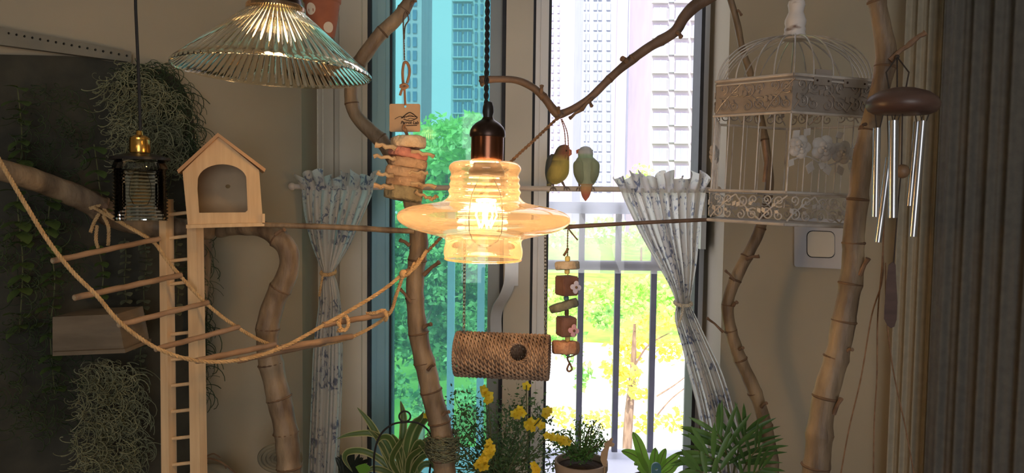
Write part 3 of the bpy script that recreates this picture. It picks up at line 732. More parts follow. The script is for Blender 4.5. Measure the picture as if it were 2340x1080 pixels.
# ---------------------------------------------------------------- small bottle lamp at the left
D3 = 1.36; s3 = S(D3); bm_ = axis_mat(P(322, 500, D3), (0.0, 0, 1))
lamp3 = thing('bottle_pendant_lamp', 'small brass-topped pendant lamp with ridged clear glass cylinder', 'lamp', P(322, 505, D3))
def l3(name, prof, mat, seg=32, sharp=35):
    mb = MB(); mb.lathe([(h * s3, (500 - y) * s3) for h, y in prof], seg, bm_); return mb.build(name, mat, lamp3, sharp=sharp)
gp = [(22, 352), (40, 358), (52, 368), (57, 380)]
y = 386
while y < 500: gp += [(58, y), (53, y + 4)]; y += 8
gp += [(57, 502), (54, 505)]
l3('ridged_glass', gp, m_bottle, 48, 25)
l3('brass_sleeve', [(0, 350), (21, 350), (22, 346), (22, 322), (20, 318), (0, 318)], m_brass)
l3('brass_cap', [(0, 320), (21, 320), (21, 316), (16, 312), (8, 309), (6, 300), (0, 299)], m_brass)
l3('shade_ring', [(0, 352), (34, 352), (62, 360), (64, 366), (60, 366), (30, 358), (0, 358)], m_bakelite)
l3('bulb', [(8, 360), (10, 380), (22, 420), (24, 445), (16, 466), (0, 472)], m_bulbg, 24, 80)
mb = MB(); a = P(321, 300, D3); mb.tube([a, P(316, 150, D3), P(310, 20, D3), Vector((P(310, 20, D3).x, D3, H))], 0.0028, 8); mb.build('cord', m_black, lamp3)
# ---------------------------------------------------------------- birdhouse
DH = 1.42; YV = Vector((-0.345, 0.938, 0))   # the house faces the middle of the room
bh = thing('birdhouse', 'pale wooden birdhouse with an arched opening and gabled roof', 'birdhouse', P(512, 516, DH))
outer = [P(x, y, DH) for x, y in [(429, 514), (417, 392), (499, 312), (592, 388), (601, 509)]]
arch = [(455, 486), (451, 430), (452, 408)] + [(508 - 56 * math.cos(a) , 412 - 37 * math.sin(a)) for a in [0.25 + i * (PI - 0.5) / 12 for i in range(13)]] + [(563, 410), (566, 480), (560, 485)]
mb = MB(); mb.prism(outer, YV * 0.006, [[P(x, y, DH) for x, y in arch]]); mb.build('front_panel', m_wood, bh)
hole = [P(519 + 6 * math.cos(a), 425 + 5 * math.sin(a), DH) + YV * 0.106 for a in [2 * PI * i / 14 for i in range(14)]]
mb = MB(); mb.prism([p + YV * 0.106 for p in outer], YV * 0.005, [hole]); mb.build('back_panel', m_wood_in, bh)
def slab(pts, ext, name, mat, parent):
    mb = MB(); mb.prism(pts, ext); return mb.build(name, mat, parent)
i0 = YV * 0.006; e1 = YV * 0.10
slab([P(429, 514, DH) + i0, P(417, 392, DH) + i0, P(424, 388, DH) + i0, P(436, 514, DH) + i0], e1, 'side_panel', m_wood_in, bh)
slab([P(594, 510, DH) + i0, P(585, 384, DH) + i0, P(592, 388, DH) + i0, P(601, 509, DH) + i0], e1, 'side_panel', m_wood_in, bh)
f0 = YV * -0.012; e2 = YV * 0.135
slab([P(405, 389, DH) + f0, P(498, 304, DH) + f0, P(499, 313, DH) + f0, P(409, 396, DH) + f0], e2, 'roof_board', m_roof, bh)
slab([P(498, 304, DH) + f0, P(607, 386, DH) + f0, P(604, 393, DH) + f0, P(499, 313, DH) + f0], e2, 'roof_board', m_roof, bh)
f1 = YV * -0.010
slab([P(426, 513, DH) + f1, P(604, 508, DH) + f1, P(604, 516, DH) + f1, P(426, 521, DH) + f1], YV * 0.13, 'floor_board', m_wood, bh)
slab([P(599, 488, DH) + f1, P(605, 488, DH) + f1, P(605, 510, DH) + f1, P(599, 510, DH) + f1], YV * 0.02, 'corner_block', m_wood, bh)

# ---------------------------------------------------------------- ladder
DL = 1.46
ld = thing('bird_ladder', 'pale wooden ladder standing in front of the plant wall', 'ladder', P(412, 1100, DL))
def stile(x0, x1, y0, b0, b1, y1, label):
    pts = [P(x0, y0, DL), P(x1, y0, DL), P(b1, y1, DL), P(b0, y1, DL)]
    mb = MB(); mb.prism(pts, (0.004, 0.026, 0)); return mb.build('stile', m_wood, ld)
stile(363, 378, 455, 372, 392, 1500, ''); stile(427, 448, 520, 440, 464, 1500, '')
for (y) in (488, 542, 595, 648, 706, 764, 822, 882, 942, 1004, 1064):
    t_ = (y - 455) / 625.0; xa = 376 + 10 * t_; xb = 430 + 9 * t_
    mb = MB(); mb.tube([P(xa, y + 3, DL) + Vector((0, 0.013, 0)), P(xb + 6, y - 4, DL) + Vector((0, 0.013, 0))], 4.2 * S(DL), 10); mb.build('rung', m_wood, ld)

# ---------------------------------------------------------------- rope bridge
br = thing('rope_bridge', 'hanging rope bridge of wooden dowels climbing to the right', 'rope bridge', P(500, 824, 1.29))
NR = [(-120, 150, 1.24), (-60, 260, 1.22), (0, 368, 1.21), (60, 470, 1.2), (110, 550, 1.2), (165, 620, 1.2), (222, 676, 1.21), (276, 738, 1.22), (360, 796, 1.24), (452, 824, 1.27), (548, 822, 1.30), (646, 793, 1.34), (742, 741, 1.38), (835, 688, 1.41), (885, 655, 1.43), (922, 624, 1.44)]
FR = [(243, 486, 1.40), (290, 516, 1.41), (348, 550, 1.42), (380, 592, 1.425), (412, 630, 1.43), (470, 692, 1.44), (543, 748, 1.45), (625, 789, 1.46), (700, 792, 1.46), (800, 771, 1.47), (884, 722, 1.47), (905, 675, 1.455), (922, 624, 1.44)]
for pts, nm in ((NR, 'rope'), (FR, 'rope')):
    mb = MB(); rope_strands(mb, px_path(pts, 8), 4.6 * S(1.35), 3, 0.017); mb.build(nm, m_rope, br)
mb = MB(); rope_strands(mb, px_path([(922, 624, 1.44), (965, 585, 1.44), (1005, 545, 1.45), (1085, 458, 1.46), (1165, 372, 1.47), (1225, 316, 1.48), (1278, 266, 1.50)], 6), 4.0 * S(1.45), 2, 0.016); mb.build('hanging_rope', m_twine, br)
mb = MB()
for (a, b) in (((925, 628), (975, 572)), ((930, 622), (960, 590)), ((918, 634), (948, 600))):
    rope_strands(mb, px_path([(a[0], a[1], 1.435), ((a[0] + b[0]) / 2 + 3, (a[1] + b[1]) / 2 + 5, 1.425), (b[0], b[1], 1.435)], 5), 4.6 * S(1.44), 3, 0.014)
mb.ball(P(922, 625, 1.435), 10 * S(1.44), 10, 7); mb.build('knot', m_rope, br)
for (a, b, w_) in (((120, 596, 1.2), (364, 545, 1.42), 13), ((170, 680, 1.21), (413, 628, 1.43), 14), ((272, 742, 1.22), (474, 691, 1.44), 13), ((356, 797, 1.24), (545, 747, 1.45), 13), ((449, 824, 1.27), (628, 787, 1.46), 14), ((544, 823, 1.30), (742, 782, 1.46), 14), ((641, 795, 1.34), (804, 768, 1.47), 15), ((738, 742, 1.38), (888, 716, 1.48), 14)):
    A = P(*a); B = P(*b); mb = MB(); n = 14
    mb.tube([A.lerp(B, i / n) + Vector((0, 0, 0.0004 * math.sin(i * 1.7 + a[0]))) for i in range(n + 1)], [w_ / 2 * S((a[2] + b[2]) / 2) * (1 + 0.05 * math.sin(i * 2.1 + b[0])) for i in range(n + 1)], 10)
    dw = mb.build('dowel', m_dowel, br)
    mb = MB(); d = (B - A).normalized(); mb.tube([A - d * 0.0012, A + d * 0.001], w_ / 2 * S(a[2]) * 0.72, 10); mb.build('sawn_end', m_wood_in, dw)
for (c, r_) in (((786, 739, 1.39), 17),):
    mb = MB(); loop = [P(c[0] + r_ * 0.62 * math.cos(a), c[1] - 2 + r_ * math.sin(a), c[2] - 0.012 * math.sin(a)) for a in [2 * PI * i / 20 for i in range(21)]]
    rope_strands(mb, loop, 4.4 * S(1.4), 3, 0.014); rope_strands(mb, px_path([(770, 735, 1.38), (778, 748, 1.37), (772, 756, 1.37), (790, 754, 1.38)], 4), 4.2 * S(1.4), 3, 0.014); mb.build('rope_loop', m_rope, br)
mb = MB(); rope_strands(mb, px_path([(838, 716, 1.45), (860, 714, 1.44), (878, 708, 1.45), (884, 724, 1.44), (880, 732, 1.45)], 4), 4.4 * S(1.45), 3, 0.014); mb.build('rope_loop', m_rope, br)
for pts in ([(215, 474, 1.44), (255, 497, 1.42), (300, 522, 1.40), (340, 545, 1.41)], [(236, 492, 1.45), (248, 520, 1.44), (247, 560, 1.44)], [(226, 488, 1.45), (214, 510, 1.44), (207, 530, 1.43)], [(222, 515, 1.44), (219, 545, 1.44), (224, 566, 1.44)], [(205, 476, 1.45), (232, 470, 1.45), (243, 488, 1.45)]):
    mb = MB(); rope_strands(mb, px_path(pts, 5), 4.2 * S(1.43), 3, 0.016); mb.build('tie_rope', m_rope, br)

# ---------------------------------------------------------------- bird cage
DC = 1.38; sc = S(DC)
m_cage = M('chipped_white_enamel', rgb(186, 180, 174), rgb(140, 130, 122), scale=26, rough=0.45, contrast=(0.5, 0.75), bump=0.2, bscale=60)
m_wirec = M('cage_wire', rgb(196, 190, 184), rgb(150, 140, 134), scale=40, rough=0.4, contrast=(0.45, 0.8), metal=0.3)
m_panel = M('embossed_tin', rgb(158, 148, 140), rgb(132, 124, 116), scale=18, rough=0.42, metal=0.25, contrast=(0.4, 0.8), bump=0.25, bscale=45)
m_fin = M('turned_finial_paint', rgb(214, 208, 206), rgb(120, 92, 76), scale=30, rough=0.6, contrast=(0.58, 0.66), stretch=(0.5, 0.5, 1.5))
cbot = P(1788, 508, DC); ctop = P(1808, 200, DC)
cup = (ctop - cbot); HC = cup.length; cup.normalize()
cm = axis_mat(cbot, cup) @ Matrix.Rotation(math.radians(-19), 4, 'Z')
cage = thing('bird_cage', 'white hexagonal wire bird cage with domed top and filigree bands', 'bird cage', cbot)
RC6 = 181 * sc
def hexpt(a6, R=RC6):       # corner k: near corner at k = 0 (towards -Y)
    a = -PI / 2 + a6 * PI / 3; return Vector((R * math.cos(a), R * math.sin(a), 0))
def face_pt(k, u, z, R=RC6, off=0.0):
    a = hexpt(k, R); b = hexpt(k + 1, R); p = a.lerp(b, u); n = (a + b).normalized()
    return cm @ (p + n * off + Vector((0, 0, z)))
zb0, zb1 = 0.0, 66 * sc                       # lower band
zu0, zu1 = HC - 76 * sc, HC                  # upper band
for (z, r_, nm) in ((zb0, 3.4, 'base_rim'), (zb1, 3.0, 'band_rim'), (zu0, 3.0, 'band_rim'), (zu1, 3.6, 'top_rim'), (zu1 - 9 * sc, 2.2, 'top_bead')):
    mb = MB()
    for k in range(6): mb.tube([cm @ (hexpt(k, RC6 * 1.012) + Vector((0, 0, z))), cm @ (hexpt(k + 1, RC6 * 1.012) + Vector((0, 0, z)))], r_ * sc, 8)
    mb.build(nm, m_cage, cage)
mb = MB(); pts = [cm @ (hexpt(k, RC6 * 0.985) + Vector((0, 0, zb0 - 0.002))) for k in range(6)]; mb.prism(pts, cup * 0.003); mb.build('floor_tray', m_cage, cage)
def scroll(cx, cz, r, turns, a0, sgn=1, n=26):
    out = []
    for i in range(n + 1):
        t = i / n; a = a0 + sgn * turns * 2 * PI * t; rr = r * (1 - 0.85 * t); out.append((cx + rr * math.cos(a), cz + rr * math.sin(a)))
    return out
def filigree(k, z0, z1, mat, name, solid):
    fw = (hexpt(0) - hexpt(1)).length; hh = z1 - z0; mb = MB(); bh_ = hh
    rnd = random.Random(k)
    def tb(pl, r, off=0.0012): mb.tube([face_pt(k, x / fw, z0 + z, RC6, off) for x, z in pl], r, 5)
    nrep = 3
    for j in range(nrep):
        x0 = fw * (j + 0.08) / nrep; w_ = fw / nrep; s_ = 1 if j % 2 == 0 else -1
        def zz(z): return bh_ * (z if s_ > 0 else 1 - z)
        tb([(x0 + w_ * t, zz(0.10 + 0.8 * t ** 0.8 if t < 1 else 0.9)) for t in [i / 10 for i in range(11)]], 0.0014)
        for (cx, cz, r_, tn, a0, sg) in ((0.28, 0.30, 0.20, 1.5, 2.2, -1), (0.70, 0.72, 0.20, 1.5, -0.9, -1), (0.72, 0.26, 0.17, 1.3, 1.7, 1), (0.24, 0.76, 0.16, 1.3, -1.4, 1)):
            pl = scroll(x0 + w_ * cx, 0, r_ * bh_, tn, a0, sg)
            tb([(x, zz(cz + z / bh_)) for x, z in pl], 0.0012)
        for (cx, cz, dx, dz) in ((0.45, 0.55, 0.16, 0.10), (0.55, 0.42, 0.18, -0.08), (0.90, 0.50, 0.14, 0.18), (0.08, 0.52, 0.12, -0.2)):
            a = (x0 + w_ * cx, zz(cz)); b = (x0 + w_ * (cx + dx), zz(cz + dz)); mx = ((a[0] + b[0]) / 2, (a[1] + b[1]) / 2)
            nx, nz = -(b[1] - a[1]) * 0.35, (b[0] - a[0]) * 0.35
            q = [face_pt(k, min(1, max(0, x / fw)), z0 + z, RC6, 0.0015) for x, z in (a, (mx[0] + nx, mx[1] + nz), b, (mx[0] - nx, mx[1] - nz))]
            nrm = (cm.to_3x3() @ (hexpt(k) + hexpt(k + 1))).normalized(); mb.prism(q, nrm * 0.0016)
    o = mb.build(name, mat, cage)
    if solid:
        mb = MB(); q = [face_pt(k, 0, z0), face_pt(k, 1, z0), face_pt(k, 1, z1), face_pt(k, 0, z1)]
        nrm = (cm.to_3x3() @ (hexpt(k) + hexpt(k + 1))).normalized(); mb.prism(q, -nrm * 0.0012); mb.build('backing_plate', m_panel, o)
for k in range(6):
    filigree(k, zb0, zb1, m_cage, 'filigree_band', False)
    filigree(k, zu0, zu1, m_panel, 'embossed_band', k in (5, 0))
for k in range(6):
    for j in range(5):
        u = j / 5; mb = MB(); r_ = 2.0 if j == 0 else 1.3
        mb.tube([face_pt(k, u, zb1 - 0.002, RC6 * 0.995), face_pt(k, u, zu0 + 0.002, RC6 * 0.995)], r_ * sc, 6); mb.build('bar', m_wirec, cage)
DOME = 112 * sc
for k in range(6):
    for j in range(4):
        u = j / 4; mb = MB(); b0 = hexpt(k).lerp(hexpt(k + 1), u) * 0.99; pts = []
        for i in range(15):
            a = PI / 2 * i / 14; pts.append(cm @ (b0 * (math.cos(a) * 0.95 + 0.05) + Vector((0, 0, zu1 + DOME * math.sin(a)))))
        mb.tube(pts, 1.7 * sc, 6); mb.build('dome_wire', m_wirec, cage)
def cl(name, prof, mat, seg=28):
    mb = MB(); mb.lathe([(h * sc, zu1 + z * sc) for h, z in prof], seg, cm); return mb.build(name, mat, cage, sharp=35)
cl('dome_boss', [(0, 106), (26, 106), (28, 109), (26, 113), (0, 113)], m_cage)
cl('finial', [(0, 112), (23, 112), (24, 118), (22, 124), (23, 130), (21, 136), (23, 143), (23, 150), (19, 160), (16, 168), (17, 176), (19, 184), (17, 192), (10, 197), (0, 198)], m_fin)
mb = MB(); tp = cm @ Vector((0, 0, zu1 + 205 * sc))
mb.tube([tp + Vector((8 * sc * math.cos(a), 0, 8 * sc * math.sin(a))) for a in [2 * PI * i / 20 for i in range(20)]], 1.8 * sc, 6, closed=True)
mb.tube([tp + Vector((0, 0, 7 * sc)), Vector((tp.x, tp.y, H))], 1.2 * sc, 6); mb.build('hanging_ring', m_wirec, cage)
for (u, w_) in ((0.24, 0.22), (0.62, 0.30)):
    mb = MB(); nrm = (cm.to_3x3() @ (hexpt(0) + hexpt(1))).normalized()
    mb.prism([face_pt(0, u, zu1 - 18 * sc, RC6, 0.002), face_pt(0, u + w_, zu1 - 18 * sc, RC6, 0.002), face_pt(0, u + w_, zu1 + 2 * sc, RC6, 0.002), face_pt(0, u, zu1 + 2 * sc, RC6, 0.002)], nrm * 0.002); hg = mb.build('hinge_plate', m_panel, cage)
    for uu in (u + 0.04, u + w_ - 0.04):
        mb = MB(); mb.ball(face_pt(0, uu, zu1 - 9 * sc, RC6, 0.0042), 2.2 * sc, 8, 6); mb.build('rivet', m_bronze, hg)
mb = MB(); nrm = (cm.to_3x3() @ (hexpt(0) + hexpt(1))).normalized()
mb.prism([face_pt(0, 0.26, zu1 + 2 * sc), face_pt(0, 0.46, zu1 + 2 * sc), face_pt(0, 0.46, zu1 + 14 * sc), face_pt(0, 0.26, zu1 + 14 * sc)], nrm * 0.003); mb.build('latch_tab', m_panel, cage)
# rose ornament on the near right face
def rose(u, z, r, k=0):
    mb = MB(); nrm = (cm.to_3x3() @ (hexpt(k) + hexpt(k + 1))).normalized(); fw = (hexpt(0) - hexpt(1)).length
    for ringi, (rr, nn) in enumerate(((r, 5), (r * 0.62, 4), (r * 0.3, 3))):
        for j in range(nn):
            a = 2 * PI * j / nn + ringi * 0.5; c = face_pt(k, u + rr * 0.55 * math.cos(a) / fw, z + rr * 0.55 * math.sin(a), RC6, 0.003 + 0.002 * ringi)
            mb.ball(c, (rr * 0.5, 0.0022, rr * 0.5), 10, 6)
    return mb.build('rose', m_cage, cage)
zmid = (zb1 + zu0) / 2
rose(0.12, zmid + 12 * sc, 24 * sc); rose(0.42, zmid + 12 * sc, 27 * sc); rose(0.66, zmid + 6 * sc, 24 * sc)
def leafpiece(u, z, du, dz, k=0, w_=0.4):
    fw = (hexpt(0) - hexpt(1)).length; a = Vector((u * fw, z)); b = Vector((u * fw + du, z + dz)); m_ = (a + b) / 2; n_ = Vector((-(b - a).y, (b - a).x)) * w_
    nrm = (cm.to_3x3() @ (hexpt(k) + hexpt(k + 1))).normalized()
    mb = MB(); mb.prism([face_pt(k, x / fw, zz, RC6, 0.002) for x, zz in (a, m_ + n_, b, m_ - n_)], nrm * 0.002); mb.build('ornament_leaf', m_cage, cage)
for (u, z, du, dz) in ((0.02, 30, 16, 16), (0.16, 34, 14, 18), (0.56, 36, 18, 10), (0.78, 16, 22, 6), (0.80, 2, 24, -8), (0.28, -16, -6, -26), (0.46, -18, 8, -26), (0.05, -12, -10, -18), (0.62, -20, 10, -22), (0.74, -14, 20, -14), (0.36, -20, 20, -8)):
    leafpiece(u, zmid + z * sc, du * sc, dz * sc)
mb = MB(); fw = (hexpt(0) - hexpt(1)).length
mb.tube([face_pt(0, 0.06 + 0.8 * t, zmid + (-14 + 8 * math.sin(t * 9)) * sc, RC6, 0.002) for t in [i / 24 for i in range(25)]], 1.6 * sc, 6); mb.build('ornament_vine', m_cage, cage)
for (u, z, r_) in ((0.3, zmid + 2 * sc, 20 * sc), (0.62, zmid + 6 * sc, 18 * sc)): rose(u, z, r_, 4)
# wooden perch inside the cage is the cane seen behind; a short twig perch hangs in it
mb = MB(); mb.tube([face_pt(5, 0.55, zmid + 30 * sc, RC6 * 0.7), face_pt(5, 0.62, zmid - 10 * sc, RC6 * 0.7), face_pt(5, 0.60, zmid - 60 * sc, RC6 * 0.7)], 4.5 * sc, 8); mb.build('inner_perch', m_stub, cage)

# ---------------------------------------------------------------- wind chime
DX = 1.08; sx = S(DX)
m_chw = M('dark_turned_wood', rgb(72, 52, 46), rgb(92, 68, 60), scale=16, rough=0.4, stretch=(1, 1, 4))
m_tube = M('aluminium_tube', rgb(168, 170, 176), rgb(180, 182, 188), scale=6, rough=0.26, metal=1.0)
m_ballw = M('chime_ball_wood', rgb(106, 82, 60), rgb(132, 104, 78), scale=16, rough=0.5)
m_cordb = M('chime_cord', rgb(54, 46, 42), rgb(66, 56, 50), scale=60, rough=0.9)
xm = axis_mat(P(2062, 238, DX), (0.02, -0.03, 1))
ch = thing('wind_chime', 'wind chime with dark wooden disc and silver tubes', 'wind chime', P(2040, 748, DX))
mb = MB(); mb.lathe([(h * sx, z * sx) for h, z in [(0, 38), (25, 36), (52, 28), (70, 16), (77, 4), (76, -6), (70, -16), (58, -22), (0, -22)]], 48, xm); mb.build('disc', m_chw, ch)
hook = P(2050, 130, 1.155)
for px, py in ((2000, 215), (2050, 205), (2104, 214)):
    mb = MB(); mb.tube([hook, P((px + 2050) / 2, 165, 1.11), P(px * 0.35 + 2050 * 0.65, 208, DX)], 1.8 * sx, 5); mb.build('cord', m_cordb, ch)
mb = MB(); mb.ball(hook, 6 * sx, 8, 6); mb.build('knot', m_cordb, ch)
def chime_tube(a, b, w_, D):
    A = P(a[0], a[1], D); B = P(b[0], b[1], D); r_ = w_ / 2 * S(D); n_ = (B - A).normalized()
    q = n_.orthogonal().normalized(); mt = Matrix((q, n_.cross(q), n_)).transposed().to_4x4(); mt.translation = A; L_ = (B - A).length
    mb = MB(); mb.lathe([(r_, 0), (r_, L_), (r_ * 0.82, L_), (r_ * 0.82, 0)], 20, mt, closed=True); o = mb.build('tube', m_tube, ch, sharp=35)
    mb = MB(); mb.tube([P(a[0] - 4, 262, D), A + n_ * 0.004], 0.0008, 5); mb.tube([P(a[0] + 14, 262, D), A + n_ * 0.02], 0.0008, 5); mb.build('cord', m_cordb, o)
chime_tube((2004, 292), (2000, 495), 16, 1.05); chime_tube((2042, 275), (2040, 497), 20, 1.04); chime_tube((2032, 360), (2006, 553), 15, 1.09); chime_tube((2108, 276), (2086, 540), 17, 1.06); chime_tube((2096, 278), (2078, 470), 14, 1.11)
mb = MB(); mb.ball(P(2062, 391, DX), 16 * sx, 18, 12); mb.build('striker_ball', m_ballw, ch)
mb = MB(); mb.tube([P(2062, 260, DX), P(2060, 380, DX), P(2052, 470, DX), P(2042, 600, DX)], 0.0011, 6); mb.build('cord', m_cordb, ch)
sail = [(2042, 597), (2030, 606), (2026, 640), (2021, 700), (2020, 728), (2028, 744), (2036, 749), (2044, 746), (2049, 730), (2051, 690), (2048, 640), (2047, 606)]
mb = MB(); mb.prism([P(x, y, DX) for x, y in sail], (0.004, 0.008, 0)); mb.build('wind_sail', m_chw, ch)
for lab, pts in (('long thin string hanging by the wind chime, leftmost', [(2020, 480, 1.10), (2018, 560, 1.13), (2016, 640, 1.13), (1992, 720, 1.13), (1968, 860, 1.13), (1940, 980, 1.13), (1920, 1090, 1.13)]), ('long thin string hanging straight beside the bamboo pole', [(2022, 470, 1.14), (2016, 600, 1.13), (2006, 720, 1.13), (2004, 860, 1.13), (1998, 960, 1.13), (1996, 1090, 1.13)]), ('thin dark string curving down the beige curtain', [(2024, 600, 1.13), (2026, 720, 1.13), (2042, 850, 1.13), (2070, 980, 1.13), (2090, 1090, 1.13)])):
    mb = MB(); mb.tube(px_path(pts, 8), 0.0011, 5); tag(mb.build('hanging_string', m_twine), lab, 'string', 'strings under the wind chime')
# ---------------------------------------------------------------- hanging toys
m_card = M('kraft_card', rgb(176, 148, 118), rgb(186, 158, 128), scale=20, rough=0.8)
m_print = M('black_print', rgb(52, 40, 34), rgb(60, 48, 40), scale=20, rough=0.8)
m_loofah = [M('loofah_pale', rgb(226, 206, 176), rgb(206, 180, 146), scale=50, rough=0.95, bump=1.0, bscale=110),
            M('loofah_pink', rgb(200, 140, 126), rgb(180, 116, 104), scale=50, rough=0.95, bump=1.0, bscale=110),
            M('loofah_tan', rgb(188, 158, 128), rgb(162, 130, 102), scale=50, rough=0.95, bump=1.0, bscale=110),
            M('loofah_olive', rgb(166, 152, 118), rgb(138, 126, 98), scale=50, rough=0.95, bump=1.0, bscale=110)]
DT = 1.42; st = S(DT)
ty = thing('parrot_chew_toy', 'hanging parrot chew toy of stacked loofah slices under a kraft card tag', 'bird toy', P(918, 460, DT))
mb = MB(); rope_strands(mb, px_path([(928, 25, 1.56), (922, 40, 1.50), (923, 90, 1.44), (924, 137, DT)], 5), 2.0 * st, 2, 0.012); mb.build('hang_string', m_twine, ty)
mb = MB(); rope_strands(mb, px_path([(926, 20, 1.60), (934, 44, 1.56), (926, 60, 1.48), (924, 90, 1.44)], 5), 1.8 * st, 2, 0.012); mb.build('hang_string', m_twine, ty)
m_leather = M('leather_cord', rgb(146, 106, 76), rgb(168, 126, 92), scale=40, rough=0.7)
mb = MB(); mb.tube(px_path([(922, 196, DT), (920, 165, DT), (924, 143, DT), (932, 146, DT), (936, 165, DT), (930, 190, DT)], 6), 3.2 * st, 8); mb.build('leather_loop', m_leather, ty)
mb = MB(); mb.tube(px_path([(914, 196, DT - 0.006), (924, 192, DT - 0.008), (932, 197, DT - 0.006), (924, 201, DT - 0.008), (914, 198, DT - 0.006)], 4), 3.0 * st, 8); mb.tube(px_path([(924, 198, DT), (918, 206, DT - 0.004), (914, 218, DT - 0.004)], 4), 3.0 * st, 8); mb.build('leather_knot', m_leather, ty)
mb = MB(); mb.tube(px_path([(924, 196, DT), (926, 240, DT - 0.002)], 4), 2.6 * st, 8); mb.build('leather_strap', m_leather, ty)
def rrect(x0, y0, x1, y1, r, D, n=5):
    out = []
    for (cx, cy, a0) in ((x1 - r, y0 + r, -PI / 2), (x1 - r, y1 - r, 0), (x0 + r, y1 - r, PI / 2), (x0 + r, y0 + r, PI)):
        for i in range(n + 1):
            a = a0 + PI / 2 * i / n; out.append(P(cx + r * math.cos(a), cy + r * math.sin(a), D))
    return out
mb = MB(); mb.prism(rrect(890, 237, 960, 301, 4, DT), (0, 0.003, 0), [[P(926 + 3 * math.cos(a), 243 + 3 * math.sin(a), DT) for a in [2 * PI * i / 10 for i in range(10)]]]); tagc = mb.build('card_tag', m_card, ty)
def text_mesh(txt, size, shear=0.25, bold=0.0):
    cu = bpy.data.curves.new('print', 'FONT'); cu.body = txt; cu.size = size; cu.shear = shear; cu.align_x = 'CENTER'; cu.offset = bold; cu.extrude = 0.0002
    to = bpy.data.objects.new('print_tmp', cu); COL.objects.link(to); dg = bpy.context.evaluated_depsgraph_get()
    me = bpy.data.meshes.new_from_object(to.evaluated_get(dg)); bpy.data.objects.remove(to); bpy.data.curves.remove(cu)
    return me
def place_text(me, name, px, py, D, parent, mat):
    me.materials.clear(); me.materials.append(mat)
    return inst(name, me, P(px, py, D), parent, Matrix.Rotation(PI / 2, 4, 'X'))
place_text(text_mesh('Parrot Lab', 9.5 * st, 0.25, 0.00025), 'tag_lettering', 936, 283, DT - 0.0006, tagc, m_print)
mb = MB()
mb.tube([P(928, 287, DT - 0.0004), P(953, 286, DT - 0.0004)], 0.9 * st, 4)
for (a, b, c, r_) in (((918, 270), (936, 257), (953, 268), 1.2), ((916, 269), (932, 266), (954, 267), 0.8), ((922, 272), (938, 276), (954, 269), 0.9), ((902, 272), (914, 266), (926, 270), 0.6), ((928, 268), (936, 263), (946, 266), 0.7), ((932, 273), (938, 270), (948, 272), 0.6)):
    mb.tube(px_path([(a[0], a[1], DT - 0.0004), (b[0], b[1], DT - 0.0004), (c[0], c[1], DT - 0.0004)], 6), r_ * st, 4)
mb.build('tag_feather_emblem', m_print, tagc)
mb = MB(); mb.tube(px_path([(924, 286, DT), (922, 294, DT - 0.006), (928, 302, DT - 0.005), (931, 312, DT)], 4), 3.6 * st, 8); mb.ball(P(925, 296, DT - 0.006), 5 * st, 8, 6); mb.build('leather_knot', m_leather, ty)
def slice_disc(cx, cy, hw, hh, tilt, mat, D=DT, name='loofah_slice', parent=None, seed=0):
    rnd = random.Random(seed); c = P(cx, cy, D); r_ = hw * S(D); h_ = hh * S(D)
    up = Vector((math.sin(tilt), 0.10, math.cos(tilt))).normalized(); mt = axis_mat(c, up); mb = MB(); seg = 36
    vs = []; fs = []; prof = [(0.0, 1), (0.6, 1.02), (0.92, 1), (1.0, 0.8), (1.02, 0), (1.0, -0.8), (0.92, -1), (0.6, -1.02), (0.0, -1)]
    for (a, z) in prof:
        for j in range(seg):
            th = 2 * PI * j / seg; k = 1 + 0.05 * math.sin(3 * th + seed) + 0.04 * math.sin(7 * th + 2 * seed) + rnd.uniform(-0.03, 0.03)
            vs.append(mt @ Vector((r_ * a * k * math.cos(th), r_ * a * k * math.sin(th) * 0.9, h_ * (z + rnd.uniform(-0.1, 0.1)))))
    for i in range(len(prof) - 1):
        for j in range(seg):
            k = (j + 1) % seg; fs.append((i * seg + j, i * seg + k, (i + 1) * seg + k, (i + 1) * seg + j))
    mb.add(vs, fs); return mb.build(name, mat, parent or ty, sharp=70)
for i, (cx, cy, hw, hh, tl, mi) in enumerate(((932, 326, 38, 13, -0.04, 0), (930, 352, 43, 10, 0.18, 1), (932, 374, 42, 11, 0.12, 2), (927, 396, 46, 11, 0.14, 2), (928, 417, 42, 11, 0.10, 2), (924, 442, 43, 15, 0.12, 3))):
    slice_disc(cx, cy, hw, hh, tl, m_loofah[mi], seed=i)
m_chew = M('chew_twig', rgb(200, 176, 142), rgb(166, 138, 106), scale=40, rough=0.85, bump=0.6)
for (a, b, w_) in (((858, 330), (905, 338), 12), ((854, 356), (905, 362), 9), ((940, 344), (992, 356), 9), ((862, 396), (900, 402), 10), ((935, 394), (978, 394), 8), ((855, 424), (900, 428), 12), ((940, 418), (996, 426), 9), ((950, 440), (985, 454), 9), ((985, 456), (1000, 446), 9)):
    mb = MB(); A = P(a[0], a[1], DT - 0.03); B = P(b[0], b[1], DT - 0.03); n = 6
    mb.tube([A.lerp(B, i / n) + Vector((0, 0, 0.002 * math.sin(i * 2.3 + a[0]))) for i in range(n + 1)], [w_ / 2 * st * (1.15 if i in (0, n) else 0.85 + 0.12 * math.sin(i * 3 + b[1])) for i in range(n + 1)], 7); mb.build('chew_twig', m_chew, ty)

